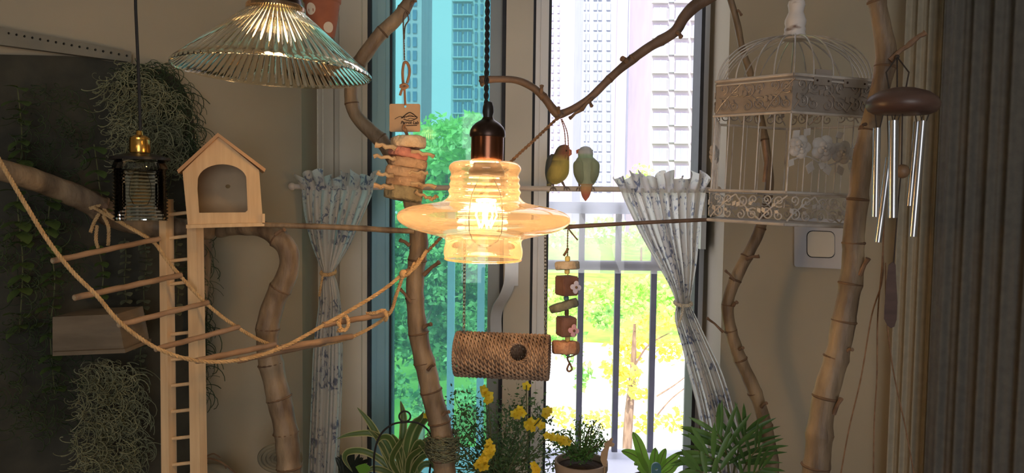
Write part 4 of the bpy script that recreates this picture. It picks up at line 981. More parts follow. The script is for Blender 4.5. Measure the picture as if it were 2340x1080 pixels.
# second toy: beads, wooden blocks, discs
DY = 1.46; sy = S(DY)
t2 = thing('block_chew_toy', 'hanging chew toy of brown blocks, pumice discs and pastel flowers', 'bird toy', P(1299, 848, DY))
m_blk = M('brown_block', rgb(134, 100, 88), rgb(112, 80, 70), scale=30, rough=0.8, bump=0.5)
m_pum = M('pale_pumice', rgb(206, 194, 174), rgb(176, 160, 138), scale=60, rough=0.95, bump=0.8, bscale=140)
m_grey = M('grey_green_slice', rgb(132, 132, 116), rgb(108, 108, 96), scale=50, rough=0.9, bump=0.6)
m_orng = M('orange_loofah_ring', rgb(206, 160, 128), rgb(184, 132, 102), scale=60, rough=0.95, bump=1.0, bscale=140)
m_bead = M('yellow_bead', rgb(224, 206, 120), rgb(232, 216, 140), scale=10, rough=0.35)
m_beadb = M('teal_bead', rgb(96, 136, 146), rgb(112, 150, 158), scale=10, rough=0.35)
m_fl1 = M('lilac_wood_flower', rgb(206, 206, 232), rgb(216, 216, 238), scale=10, rough=0.5)
m_fl2 = M('pink_wood_flower', rgb(224, 176, 192), rgb(232, 188, 202), scale=10, rough=0.5)
mb = MB(); rope_strands(mb, px_path([(1298, 519, 1.49), (1297, 550, 1.47), (1297, 580, DY), (1298, 700, DY), (1299, 808, DY)], 5), 1.8 * sy, 2, 0.012); mb.build('hang_string', m_twine, t2)
mb = MB(); mb.tube(px_path([(1299, 522, 1.48), (1308, 534, 1.46), (1320, 548, 1.46)], 5), 1.8 * sy, 6); mb.tube(px_path([(1297, 570, DY - 0.004), (1292, 578, DY - 0.006), (1288, 584, DY - 0.006)], 4), 3.2 * sy, 6); mb.ball(P(1297, 569, DY - 0.003), 3.6 * sy, 8, 6); mb.build('string_tail', m_twine, t2)
mb = MB(); mb.tube(px_path([(1298, 810, DY), (1297, 820, DY), (1303, 832, DY), (1307, 843, DY), (1300, 848, DY), (1296, 842, DY), (1302, 828, DY)], 5), 2.2 * sy, 6); mb.tube(px_path([(1298, 816, DY), (1310, 812, DY), (1318, 808, DY)], 4), 1.8 * sy, 6); mb.build('bottom_loop', m_twine, t2)
def bead(cx, cy, hw, hh, mat):
    mb = MB(); mb.lathe([(hw * 0.7 * sy, hh * sy), (hw * sy, hh * 0.6 * sy), (hw * sy, -hh * 0.6 * sy), (hw * 0.7 * sy, -hh * sy)], 14, axis_mat(P(cx, cy, DY), (0, 0, 1))); mb.add([P(cx, cy, DY)], []); return mb.build('bead', mat, t2)
bead(1297, 591, 6, 6, m_bead); bead(1296, 620, 6, 6, m_bead); bead(1294, 681, 6, 5, m_beadb); bead(1295, 713, 5, 8, m_node); bead(1297, 774, 6, 6, m_bead); bead(1297, 809, 5, 4, m_beadb)
slice_disc(1297, 606, 27, 9, -0.05, m_pum, DY, 'pumice_disc', t2, 11)
slice_disc(1290, 698, 33, 9, -0.30, m_grey, DY, 'slanted_disc', t2, 12)
slice_disc(1292, 793, 31, 14, 0.0, m_orng, DY, 'loofah_ring', t2, 13)
def block(cx, cy, hw, hh, rz, mt):
    bm = bmesh.new(); bmesh.ops.create_cube(bm, size=1.0); bmesh.ops.bevel(bm, geom=list(bm.edges), offset=0.06, segments=2, affect='EDGES')
    R_ = Matrix.Rotation(rz, 4, 'Z') @ Matrix.Diagonal((hw * 1.5 * sy, hw * 1.5 * sy, hh * 2 * sy, 1)); c = P(cx, cy, DY)
    mb = MB(); mb.add([c + (R_ @ v.co) for v in bm.verts], [[v.index for v in f.verts] for f in bm.faces]); bm.free()
    return mb.build('wooden_block', mt, t2, sharp=30)
def bmi(): pass
b1 = block(1295, 652, 27, 22, 0.5, m_blk); b2 = block(1294, 745, 25, 22, 0.35, m_blk)
def flower(cx, cy, r_, D, mat, parent, nm='flower', nrm=(0.5, -0.85, 0.05), cmat=None, npet=4):
    n_ = Vector(nrm).normalized(); x_ = n_.orthogonal().normalized(); y_ = n_.cross(x_); c = P(cx, cy, D); mb = MB(); R_ = r_ * S(D)
    for k in range(npet):
        a = 2 * PI * k / npet + 0.7; d = x_ * math.cos(a) + y_ * math.sin(a); e = n_.cross(d)
        ring_ = [c + d * R_ * (0.55 + 0.45 * math.cos(q)) + e * R_ * 0.42 * math.sin(q) for q in [2 * PI * i / 10 for i in range(10)]]
        mb.prism(ring_, n_ * 0.002)
    o = mb.build(nm, mat, parent)
    mb = MB(); mb.ball(c + n_ * 0.003, R_ * 0.22, 8, 6); mb.build('flower_centre', cmat or m_node, o); return o
flower(1315, 656, 15, DY - 0.035, m_fl1, t2); flower(1310, 755, 15, DY - 0.035, m_fl2, t2)

# ---------------------------------------------------------------- seagrass tunnel
DG = 1.46; sg = S(DG)
m_sea = M('seagrass_cord', rgb(120, 96, 80), rgb(176, 148, 124), scale=30, rough=0.85, bump=0.4, detail=3)
m_chain = M('chain_steel', rgb(150, 146, 138), rgb(168, 164, 156), scale=30, rough=0.3, metal=1.0)
tn = thing('seagrass_tunnel', 'woven seagrass bird tunnel with a round side hole hanging on chains', 'bird tunnel', P(1148, 864, DG))
axd = Vector((math.cos(0.12), -math.sin(0.12), -0.006)).normalized(); ayd = Vector((axd.y * -1, axd.x, 0)).normalized() * -1; azd = Vector((0, 0, 1)); azd = (azd - axd * azd.dot(axd)).normalized(); ayd = azd.cross(axd)
ctr = P(1148, 812, DG); RT = 48 * sg; LT_ = 212 * sg
NRG = 24
hu = (1190 - 1148) * sg / 1.0; hz = (812 - 793) * sg; hr = 22 * sg
ang0 = None
for i in range(NRG):
    off = -LT_ / 2 + LT_ * (i + 0.5) / NRG
    runs = []; cur = []
    NS = 150
    a_h = math.asin(max(-1, min(1, hz / RT)))
    for j in range(NS + 1):
        a = 2 * PI * j / NS
        p = ctr + axd * off + (-ayd * math.cos(a) + azd * math.sin(a)) * RT     # a = 0 faces the camera
        da = (a - a_h + PI) % (2 * PI) - PI
        inside = (off - hu) ** 2 + (da * RT) ** 2 < hr ** 2
        if inside:
            if len(cur) > 3: runs.append(cur)
            cur = []
        else: cur.append((p, a))
    if len(cur) > 3: runs.append(cur)
    mb = MB()
    for rn in runs:
        for s_ in range(2):
            path = []
            for (p, a) in rn:
                th = a * 12 + PI * s_ + i * 1.6; rad_ = (p - ctr - axd * off).normalized()
                path.append(p + axd * (0.0024 * math.cos(th)) + rad_ * (0.0030 * math.sin(th)))
            mb.tube(path, 0.0022, 6)
    mb.build('woven_coil', m_sea, tn, sharp=180)
mb = MB(); rimp = [ctr + axd * (hu + hr * math.cos(q)) + (-ayd * math.cos(a_h + hr * math.sin(q) / RT) + azd * math.sin(a_h + hr * math.sin(q) / RT)) * (RT + 0.001) for q in [2 * PI * i / 40 for i in range(41)]]
rope_strands(mb, rimp, 0.0034, 2, 0.012, 5, 0.0015); mb.build('hole_binding', m_sea, tn, sharp=180)
for sgn in (-1, 1):
    for r_ in (0.92, 0.80):
        mb = MB(); pts = [ctr + axd * (sgn * LT_ / 2) + (-ayd * math.cos(q) + azd * math.sin(q)) * RT * (r_ + 0.1) for q in [2 * PI * i / 60 for i in range(61)]]
        rope_strands(mb, pts, 0.0034, 2, 0.012, 5, 0.0022); mb.build('end_binding', m_sea, tn, sharp=180)
def chain(a, b, parent, link=0.0095, r_=0.0011):
    A = Vector(a); B = Vector(b); n = max(2, int((B - A).length / (link * 0.74))); d = (B - A).normalized()
    o1 = d.orthogonal().normalized(); o2 = d.cross(o1)
    mb = MB()
    for i in range(n):
        c = A.lerp(B, (i + 0.5) / n); s_ = o1 if i % 2 else o2
        mb.tube([c + d * (link / 2 * math.cos(q)) + s_ * (link * 0.27 * math.sin(q)) for q in [2 * PI * k / 10 for k in range(10)]], r_, 4, closed=True)
    return mb.build('chain', m_chain, parent, sharp=180)
chain(P(1062, 524, 1.50), P(1060, 764, DG), tn); chain(P(1246, 520, 1.50), P(1246, 762, DG), tn)

# ---------------------------------------------------------------- lovebirds
DBi = 1.84; sb_ = S(DBi)
m_feather = M('feathers', (1, 1, 1, 1), (0.82, 0.82, 0.82, 1), scale=60, rough=0.85, attr='Col', bump=0.35, bscale=160, stretch=(1, 1, 0.4))
m_beak = M('beak_horn', rgb(206, 120, 96), rgb(216, 132, 106), scale=30, rough=0.4)
m_foot = M('bird_foot', rgb(126, 112, 104), rgb(140, 126, 118), scale=30, rough=0.7)
m_eye = M('bird_eye', rgb(18, 16, 16), rgb(22, 20, 20), scale=10, rough=0.1)
def mixc(a, b, t): t = max(0, min(1, t)); return tuple(a[i] + (b[i] - a[i]) * t for i in range(4))
def loft(secs, colf, seg=28, D=DBi, depth=1.0):
    q = catmull(secs, 5); vs = []; fs = []; cs = []
    for (y, cx, hw, dd, kd) in q:
        hw = max(hw, 0.3); c = P(cx, y, D + dd)
        for j in range(seg):
            th = 2 * PI * j / seg; v = Vector((math.cos(th) * hw * sb_, math.sin(th) * hw * kd * sb_, 0)); vs.append(c + v); cs.append(colf(y, math.cos(th), math.sin(th)))
    n = len(q)
    for i in range(n - 1):
        for j in range(seg):
            k = (j + 1) % seg; fs.append((i * seg + j, i * seg + k, (i + 1) * seg + k, (i + 1) * seg + j))
    fs.append(tuple(range(seg))); fs.append(tuple((n - 1) * seg + j for j in range(seg - 1, -1, -1)))
    mb = MB(); mb.add(vs, fs, cs); return mb
def foot(parent, px, py, D, dx=0):
    mb = MB(); a = P(px - dx, py - 14, D + 0.004); b = P(px, py - 3, D - 0.003)
    mb.tube([a, a.lerp(b, 0.6), b], [0.0034, 0.0026, 0.0022], 7)
    for k in (-1, 0, 1):
        mb.tube([b, P(px + k * 5 + dx * 0.6, py - 1, D - 0.012), P(px + k * 7 + dx * 0.8, py + 5, D - 0.014)], [0.0020, 0.0018, 0.0010], 6)
    mb.tube([b, P(px - 3, py, D + 0.008), P(px - 3, py + 5, D + 0.011)], [0.0018, 0.0016, 0.001], 6)
    mb.build('foot', m_foot, parent)
YEL = rgb(206, 186, 104); YEL2 = rgb(220, 200, 104); OLV = rgb(112, 106, 80); DRK = rgb(92, 92, 92); RED = rgb(168, 104, 84); GRN = rgb(172, 188, 156); GRN2 = rgb(190, 200, 172); PAL = rgb(206, 212, 216); PALG = rgb(176, 206, 176); ORG_ = rgb(214, 166, 118); TIP = rgb(206, 120, 96)
def colA(y, cx, sx_):
    if y < 366:
        c = mixc(OLV, RED, 0.5 + cx * 0.75 - sx_ * 0.25)
        return mixc(c, YEL, (y - 352) / 14)
    c = mixc(OLV, YEL, (y - 362) / 20); c = mixc(c, YEL2, 0.4 + cx * 0.6)
    return mixc(c, OLV, (-cx - 0.55) * 2.0)
b1 = thing('lovebird', 'yellow bellied lovebird with a reddish face perched on the rod', 'bird', P(1275, 428, DBi), 'lovebirds on the rod')
loft([(330, 1290, 2, 0, 1), (333, 1289, 10, 0, 1), (340, 1287, 15, 0, 1), (348, 1285, 17, 0, 1), (357, 1282, 19, 0, 1), (368, 1279, 22, 0, 1.0), (382, 1276, 25, 0, 1.02), (396, 1274, 25.5, 0, 1.05), (408, 1271, 22, 0.002, 1.05), (416, 1268, 15, 0.006, 1.0), (421, 1266, 6, 0.01, 1.0)], colA).build('body', m_feather, b1, vcol=True, sharp=180)
mb = loft([(352, 1262, 3, 0, 2), (362, 1258, 8, 0.004, 2.0), (378, 1256, 9.5, 0.006, 2.2), (396, 1253.5, 8, 0.01, 2.2), (410, 1252, 4, 0.014, 2.0), (420, 1252, 1.4, 0.018, 1.5)], lambda y, a, b: mixc(DRK, OLV, 0.3 + 0.3 * a)); mb.build('wing', m_feather, b1, vcol=True, sharp=180)
mb = loft([(404, 1259, 5, 0.02, 0.6), (418, 1256, 6, 0.026, 0.5), (432, 1254, 5, 0.03, 0.4), (440, 1253, 2, 0.032, 0.4)], lambda y, a, b: mixc(OLV, YEL, 0.4)); mb.build('tail', m_feather, b1, vcol=True, sharp=180)
mb = MB(); mb.tube([P(1297, 344, DBi - 0.006), P(1302, 346, DBi - 0.009), P(1303, 352, DBi - 0.010), P(1300, 357, DBi - 0.010)], [0.0062, 0.0060, 0.0042, 0.0008], 9); mb.build('beak', m_beak, b1)
mb = MB(); mb.ball(P(1293, 344, DBi - 0.0165), 0.0028, 10, 7); mb.build('eye', m_eye, b1)
foot(b1, 1264, 431, DBi); foot(b1, 1291, 430, DBi, 6)
def colB(y, cx, sx_):
    if y < 351: return PAL
    if y < 362: return mixc(PAL, PALG, (y - 350) / 5)
    if y > 420: return mixc(ORG_, TIP, (y - 428) / 18)
    return mixc(GRN2, GRN, 0.5 + 0.5 * abs(cx))
b2 = thing('lovebird', 'pale green lovebird turning its back, orange tail hanging below the rod', 'bird', P(1340, 440, DBi), 'lovebirds on the rod')
loft([(334, 1338, 3, 0, 1), (337, 1338, 11, 0, 1), (344, 1338, 16, 0, 1), (351, 1338, 17.5, 0, 1), (358, 1338, 17, 0, 1), (364, 1339, 22, 0.0, 0.95), (374, 1340, 27, 0, 0.95), (388, 1340, 29, 0, 0.95), (402, 1340, 27, 0, 0.95), (414, 1340, 22, -0.002, 0.9), (422, 1340, 16, -0.006, 0.85)], colB).build('body', m_feather, b2, vcol=True, sharp=180)
for sgn in (-1, 1):
    mb = loft([(362, 1340 + sgn * 14, 4, -0.014, 0.7), (372, 1340 + sgn * 16, 13, -0.016, 0.8), (388, 1340 + sgn * 16, 14, -0.017, 0.9), (402, 1340 + sgn * 14.5, 13, -0.016, 0.9), (414, 1340 + sgn * 11, 9, -0.014, 0.8), (422, 1340 + sgn * 7, 3, -0.013, 0.7)], lambda y, a, b: mixc(GRN, OLV, 0.15 + 0.3 * (y - 360) / 60)); mb.build('wing', m_feather, b2, vcol=True, sharp=180)
mb = loft([(412, 1340, 12, -0.010, 0.6), (424, 1340, 13, -0.013, 0.5), (436, 1339, 12, -0.015, 0.4), (448, 1338.5, 8.5, -0.017, 0.35), (455, 1338, 4, -0.018, 0.35), (459, 1338, 1, -0.018, 0.35)], lambda y, a, b: mixc(mixc(GRN, ORG_, (y - 415) / 14), TIP, (y - 432) / 14)); mb.build('tail', m_feather, b2, vcol=True, sharp=180)
mb = MB(); mb.tube([P(1324, 345, DBi + 0.004), P(1319, 346, DBi + 0.006), P(1318, 351, DBi + 0.006)], [0.006, 0.0045, 0.001], 8); mb.build('beak', m_beak, b2)
for k in (-1, 1):
    mb = MB(); mb.ball(P(1338 + 15 * k, 344, DBi + 0.003), 0.0026, 8, 6); mb.build('eye', m_eye, b2)
foot(b2, 1324, 431, DBi + 0.004); foot(b2, 1352, 431, DBi + 0.004)
mb = MB()
rope_strands(mb, px_path([(1282, 272, 1.50), (1290, 300, 1.50), (1292, 340, 1.50), (1291, 362, 1.50)], 5), 1.5 * S(1.5), 2, 0.01); rope_strands(mb, px_path([(1284, 272, 1.50), (1296, 302, 1.50), (1299, 340, 1.50), (1298, 366, 1.50)], 5), 1.5 * S(1.5), 2, 0.01)
tag(mb.build('hanging_twine', m_twine), 'two loose brown twine ends hanging from the branch fork before the bird', 'twine')
# ================================================================ left plant wall
m_panelb = M('dark_felt_panel', rgb(58, 57, 49), rgb(70, 68, 58), scale=20, rough=0.95, bump=0.4)
m_moss = M('spanish_moss', rgb(112, 116, 88), rgb(146, 148, 118), scale=20, rough=0.9)
m_vine = M('vine_leaf', rgb(74, 96, 50), rgb(104, 124, 70), scale=14, rough=0.5, transl=0.15)
m_vine2 = M('grey_vine_leaf', rgb(112, 116, 90), rgb(138, 140, 112), scale=14, rough=0.6, transl=0.1)
m_stemg = M('green_stem', rgb(86, 92, 58), rgb(104, 108, 70), scale=20, rough=0.7)
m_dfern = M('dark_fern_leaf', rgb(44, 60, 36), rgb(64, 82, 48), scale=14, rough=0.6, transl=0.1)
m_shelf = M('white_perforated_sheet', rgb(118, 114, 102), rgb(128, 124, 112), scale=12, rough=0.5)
m_block = M('weathered_box_wood', rgb(104, 92, 76), rgb(126, 112, 94), scale=8, rough=0.8, bump=0.4, stretch=(1, 1, 4))
wn = Vector((0.714, -0.70, 0)).normalized()             # left wall normal, into the room
W0 = Vector((LC.x, LC.y, 0))
def LW(px, py, off): return ray_plane(px, py, W0 + wn * off, wn)
pw_ = thing('felt_backdrop', 'dark felt backdrop on the wall behind the ladder and vines', 'backdrop', LW(300, 1300, 0.02))
outl = [(-260, 120), (150, 128), (250, 140), (330, 150), (400, 175), (436, 240), (448, 330), (462, 420), (470, 540), (474, 700), (470, 860), (462, 1000), (458, 1300), (-260, 1500)]
mb = MB(); mb.prism([LW(x, y, 0.014) for x, y in catmull(outl, 5)], -wn * 0.012); mb.build('felt_sheet', m_panelb, pw_)
sh = thing('perforated_strip', 'white perforated strip along the top of the plant panel', 'strip', LW(230, 120, 0.02))
holes = []
for i in range(16):
    cx = 20 + 18 * i; cy = 62 + (cx - 20) * 0.19 + 14; r_ = 3
    holes.append([LW(cx + r_ * math.cos(a), cy + r_ * math.sin(a), 0.03) for a in [2 * PI * k / 8 for k in range(8)]])
mb = MB(); mb.prism([LW(-30, 55, 0.03), LW(300, 118, 0.03), LW(300, 142, 0.03), LW(-30, 98, 0.03)], -wn * 0.015, holes); mb.build('sheet', m_shelf, sh)
def moss(label, blobs, n, off, seed, mat=m_moss, grp='clumps of hanging moss'):
    rnd = random.Random(seed); base = LW(blobs[0][0], blobs[0][1], off)
    t = thing('spanish_moss', label, 'moss', base, grp); mb = MB()
    tot = sum(b[2] * b[3] for b in blobs)
    for (px, py, rx, ry) in blobs:
        for _ in range(int(n * rx * ry / tot)):
            a = rnd.uniform(0, 6.28); r_ = math.sqrt(rnd.random()); x = px + rx * r_ * math.cos(a); y = py + ry * r_ * math.sin(a)
            o = off + rnd.uniform(-0.012, 0.05); dx = rnd.uniform(-1.4, 1.4); dy = rnd.uniform(0.2, 1); pts = []; curl = rnd.uniform(0.3, 0.9); ph = rnd.uniform(0, 6.28); L_ = rnd.uniform(5, 11)
            for i in range(8):
                pts.append(LW(x, y, o)); ang = ph + i * curl
                x += L_ * (0.9 * math.cos(ang) + 0.25 * dx); y += L_ * (0.7 * math.sin(ang) + 0.6 * dy); o += rnd.uniform(-0.004, 0.004)
            mb.tube(pts, 0.00075 * rnd.uniform(0.7, 1.5), 3, cap=False)
    o = mb.build('strands', mat, t, sharp=180); o['kind'] = 'stuff'
    return t
moss('upper clump of grey green hanging moss above the bottle lamp', [(300, 210, 70, 70), (350, 260, 75, 80), (380, 330, 50, 70), (300, 320, 60, 60)], 900, 0.07, 1)
moss('lower clump of grey green hanging moss under the wooden box', [(250, 850, 70, 30), (255, 920, 80, 70), (250, 1020, 90, 70)], 900, 0.09, 2)
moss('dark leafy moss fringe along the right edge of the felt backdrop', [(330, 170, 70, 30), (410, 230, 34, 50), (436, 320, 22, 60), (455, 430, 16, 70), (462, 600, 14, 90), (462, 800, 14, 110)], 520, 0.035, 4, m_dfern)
moss('added dark moss filling the far left edge of the frame', [(120, 300, 90, 120), (90, 560, 100, 140), (90, 850, 100, 160)], 600, 0.05, 3, m_dfern)  # unseen dark foliage, added to keep the left edge of the frame dark
# hanging vines with paired leaves
def leaf_mesh(L_, W_, mat, fold=0.15):
    mb = MB(); n = 5; vs = []; fs = []
    for i in range(n + 1):
        t = i / n; w_ = W_ * math.sin(PI * min(1, t * 0.92 + 0.06)) ** 0.8; z = -0.25 * L_ * t * t
        vs += [Vector((-w_, L_ * t, z + fold * w_)), Vector((0, L_ * t, z)), Vector((w_, L_ * t, z + fold * w_))]
    for i in range(n):
        a = i * 3; fs += [(a, a + 1, a + 4, a + 3), (a + 1, a + 2, a + 5, a + 4)]
    mb.add(vs, fs); me = mb.mesh('leaf', 180); me.materials.append(mat); return me
lm_g = leaf_mesh(0.022, 0.009, m_vine); lm_r = leaf_mesh(0.016, 0.0085, m_vine2); lm_b = leaf_mesh(0.036, 0.013, m_vine)
def vine(label, pts, me, n, seed, sc_=1.0, off=0.05, nm='hanging_vine'):
    rnd = random.Random(seed); q = catmull(pts, 6); pth = [LW(x, y, off + 0.006 * math.sin(i)) for i, (x, y) in enumerate(q)]
    t = thing(nm, label, 'vine', pth[-1], 'vines on the plant panel'); mb = MB(); mb.tube(pth, 0.0011, 5); mb.build('stem', m_stemg, t)
    for i in range(n):
        k = int((i + 0.5) / n * (len(pth) - 1)); p = pth[k]
        for sgn in (-1, 1):
            e = Matrix.Rotation(math.radians(44 + rnd.uniform(-30, 30)), 4, 'Z') @ Matrix.Rotation(sgn * math.radians(60 + rnd.uniform(-30, 30)), 4, 'Y') @ Matrix.Rotation(rnd.uniform(-0.5, 0.5), 4, 'X') @ Matrix.Rotation(-sgn * PI / 2 * 0, 4, 'Z')
            dirv = (Vector((sgn * 0.7, -0.7 * sgn * 0 - 0.4, rnd.uniform(-0.5, 0.3))) + wn * 0.5).normalized()
            x_ = dirv.cross(Vector((0, 0, 1))).normalized(); z_ = x_.cross(dirv); mm = Matrix((x_, dirv, z_)).transposed().to_4x4(); mm = mm @ Matrix.Scale(sc_ * rnd.uniform(0.75, 1.2), 4)
            inst('leaf', me, p, t, mm)
    return t
vine('grey leaved vine hanging left of the ladder below the branch', [(285, 545), (288, 590), (284, 640), (290, 690)], lm_r, 9, 1)
vine('grey leaved vine hanging close to the left ladder stile', [(330, 550), (335, 600), (328, 660), (334, 730)], lm_r, 12, 2)
vine('grey leaved vine behind the ladder rungs', [(405, 540), (400, 600), (408, 660), (402, 720)], lm_r, 10, 3)
vine('grey leaved vine below the rope bridge left of the ladder', [(318, 700), (326, 760), (320, 820), (330, 870)], lm_r, 12, 4)
vine('grey leaved vine ending beside the right ladder stile', [(450, 560), (455, 620), (448, 690), (452, 740)], lm_r, 8, 5)
vine('broad leaved green vine left of the bottle lamp', [(215, 330), (222, 380), (228, 430), (240, 470)], lm_b, 6, 6, 1.0, 0.08)
vine('green vine under the thick branch at the left', [(222, 560), (236, 620), (230, 680)], lm_g, 7, 7)
vine('green trailing vine at the far left edge', [(120, 420), (110, 520), (125, 640), (115, 760), (125, 900)], lm_b, 16, 8, 0.9, 0.07)
vine('green trailing vine hanging near the far left frame edge', [(40, 200), (50, 320), (40, 460), (52, 600), (44, 760)], lm_b, 18, 9, 0.9, 0.06)
vine('brown shaded vine behind the birdhouse', [(385, 350), (392, 400), (384, 450), (394, 500)], lm_r, 9, 10)
# wooden box
pb = thing('wooden_box', 'small weathered wooden box fixed below the rope bridge at the left', 'box', P(232, 812, 1.44))
f = [P(x, y, 1.38) for x, y in [(120, 724), (268, 717), (284, 798), (280, 806), (120, 812)]]
mb = MB(); mb.prism(f, (0.0, 0.006, 0)); mb.build('front_board', m_block, pb)
mb = MB(); mb.prism([f[1] + Vector((0, 0.006, 0)), f[2] + Vector((0, 0.006, 0)), f[2] + Vector((-0.006, 0.006, 0)), f[1] + Vector((-0.006, 0.006, 0))], (0, 0.09, 0)); mb.build('side_board', m_block, pb)
mb = MB(); mb.prism([f[0] + Vector((0, 0.006, 0)), f[1] + Vector((0, 0.006, 0)), f[1] + Vector((0, 0.006, -0.006)), f[0] + Vector((0, 0.006, -0.006))], (0, 0.09, 0)); mb.build('lid_board', m_block, pb)
mb = MB(); mb.prism([P(120, 804, 1.372), P(286, 797, 1.372), P(286, 806, 1.372), P(120, 813, 1.372)], (0, 0.1, 0)); mb.build('base_lip', m_block, pb)

# ---------------------------------------------------------------- polka dot pot at the top
m_terra = M('terracotta', rgb(150, 92, 70), rgb(168, 106, 82), scale=16, rough=0.8)
m_dot = M('white_dot_paint', rgb(214, 208, 198), rgb(222, 216, 206), scale=10, rough=0.7)
DP = 1.60; sp = S(DP); pm = axis_mat(P(736, 20, DP), (0.0, 0, 1))
pt = thing('dotted_pot', 'terracotta pot with white polka dots hanging behind the ribbed lamp', 'flower pot', P(736, 88, DP))
mb = MB(); mb.lathe([(h * sp, (20 - y) * sp) for h, y in [(0, 84), (24, 84), (28, 80), (36, 35), (39, 8), (42, 6), (43, -22), (40, -24), (36, -20), (34, 4), (0, 6)]], 40, pm); mb.build('body', m_terra, pt, sharp=35)
def dot(a, y, hw):
    mb = MB(); n_ = 16; rf = lambda y_: (28 + (80 - y_) * 0.155 if y > 6 else 43.3) + 1.2
    vs = [pm @ Vector((rf(y) * sp * math.cos(a), rf(y) * sp * math.sin(a), (20 - y) * sp))]
    for i in range(n_):
        q = 2 * PI * i / n_; aa = a + hw * math.cos(q) / rf(y); yy = y + hw * math.sin(q)
        vs.append(pm @ Vector((rf(yy) * sp * math.cos(aa), rf(yy) * sp * math.sin(aa), (20 - yy) * sp)))
    mb.add(vs, [(0, 1 + i, 1 + (i + 1) % n_) for i in range(n_)]); mb.build('dot', m_dot, pt)
for a, y, hw in ((-2.05, 28, 13), (-0.85, 66, 12), (-1.5, -8, 11), (-0.75, 18, 0.01), (-2.4, 72, 11), (-1.45, 52, 0.01), (0.4, 30, 13), (-2.7, -10, 11)):
    if hw > 1: dot(a, y, hw)
for a in (0.3, 2.4, 4.5):
    mb = MB(); e = pm @ Vector((42 * sp * math.cos(a), 42 * sp * math.sin(a), 34 * sp)); mb.tube([e, Vector((pm.translation.x, DP, H))], 0.0012, 5); mb.build('hanger_wire', m_chain, pt)

# ---------------------------------------------------------------- light switch on the right wall
rn_ = Vector((-0.714, -0.70, 0)).normalized(); R0 = Vector((RC.x, RC.y, 0))
def RW(px, py, off): return ray_plane(px, py, R0 + rn_ * off, rn_)
m_sw = M('silver_switch_plate', rgb(182, 184, 192), rgb(192, 194, 202), scale=8, rough=0.35, metal=0.2)
m_swk = M('beige_rocker', rgb(196, 190, 178), rgb(204, 198, 186), scale=8, rough=0.4)
sw = thing('light_switch', 'silver square light switch with a beige rocker under the bird cage', 'light switch', RW(1872, 612, 0))
def rpoly(x0, y0, x1, y1, r, off, dx=0, skew=0.05):
    out = []
    for (cx, cy, a0) in ((x1 - r, y0 + r, -PI / 2), (x1 - r, y1 - r, 0), (x0 + r, y1 - r, PI / 2), (x0 + r, y0 + r, PI)):
        for i in range(5):
            a = a0 + PI / 2 * i / 4; x = cx + r * math.cos(a); out.append(RW(x, cy + r * math.sin(a) + (x - x0) * skew, off))
    return out
mb = MB(); mb.prism(rpoly(1815, 496, 1936, 609, 6, 0.009), -rn_ * 0.009); mb.build('plate', m_sw, sw)
mb = MB(); mb.prism(rpoly(1845, 528, 1906, 586, 12, 0.013, 0, 0.03), -rn_ * 0.005); mb.build('rocker', m_swk, sw)
mb = MB(); mb.prism(rpoly(1843, 526, 1908, 588, 13, 0.0095, 0, 0.03), -rn_ * 0.002); mb.build('rocker_gap', m_gasket, sw)

# ---------------------------------------------------------------- beige curtain and added dark drape at the right edge
def drape(label, pxs, mat, off, amp, pleats, seed, y0=-80, y1=1500):
    rnd = random.Random(seed); n = 120; phs = [rnd.uniform(0, 6.28) for _ in range(4)]; vs = []; fs = []
    a = RW(pxs[0], 500, off); b = RW(pxs[1], 500, off)
    for zi in range(14):
        z = 0.03 + (H - 0.06) * zi / 13
        for i in range(n + 1):
            u = i / n; p = a.lerp(b, u); k = 2 * PI * pleats * u
            d = amp * (math.sin(k + phs[0] + 0.15 * math.sin(z * 3)) + 0.4 * math.sin(2.1 * k + phs[1]) + 0.3 * math.sin(0.4 * k + phs[2] + z * 0.4))
            v = p + rn_ * d; vs.append(Vector((v.x, v.y, z)))
    W_ = n + 1
    for i in range(13):
        for j in range(n): fs.append((i * W_ + j, i * W_ + j + 1, i * W_ + W_ + j + 1, i * W_ + W_ + j))
    t = thing('long_curtain', label, 'curtain', Vector((a.x, a.y, 0.03)))
    mb = MB(); mb.add(vs, fs); mb.build('fabric', mat, t, sharp=180)
    mb = MB(); mb.tube([Vector((a.x, a.y, H - 0.05)) + rn_ * 0.0, Vector((b.x, b.y, H - 0.05))], 0.012, 10); mb.build('track', m_handle, t)
    return t
m_lin = M('beige_linen', rgb(160, 150, 130), rgb(168, 158, 138), scale=60, rough=0.95, transl=0.1)
m_edge_fill = M('dark_edge_fill', rgb(92, 88, 82), rgb(102, 98, 90), scale=60, rough=0.95)  # dark colour of the made-up drape at the right edge
drape('plain beige long curtain beside the wind chime', (2052, 2142), m_lin, 0.04, 0.005, 3.2, 4)
drape('added dark taupe drape darkening the far right edge of the frame', (2134, 2480), m_edge_fill, 0.09, 0.007, 7, 5)  # made-up drape, added to keep the right edge of the frame dark

# ---------------------------------------------------------------- low bench for the plants, hidden below the frame
m_bench = M('bench_wood', rgb(150, 118, 84), rgb(172, 138, 100), scale=8, rough=0.6, stretch=(1, 6, 1))
ZBN = 0.60
bn = thing('plant_bench', 'low wooden bench under the window carrying the plant pots', 'bench', (0.0, 1.76, 0))
for k in range(2):
    mb = MB(); mb.box((0.02, 1.665 + 0.07 * k, ZBN - 0.015), (1.02, 0.066, 0.03)); mb.build('top_plank', m_bench, bn)
for x in (-0.44, 0.48):
    for y in (1.66, 1.74):
        mb = MB(); mb.box((x, y, (ZBN - 0.03) / 2), (0.04, 0.04, ZBN - 0.03)); mb.build('leg', m_bench, bn)

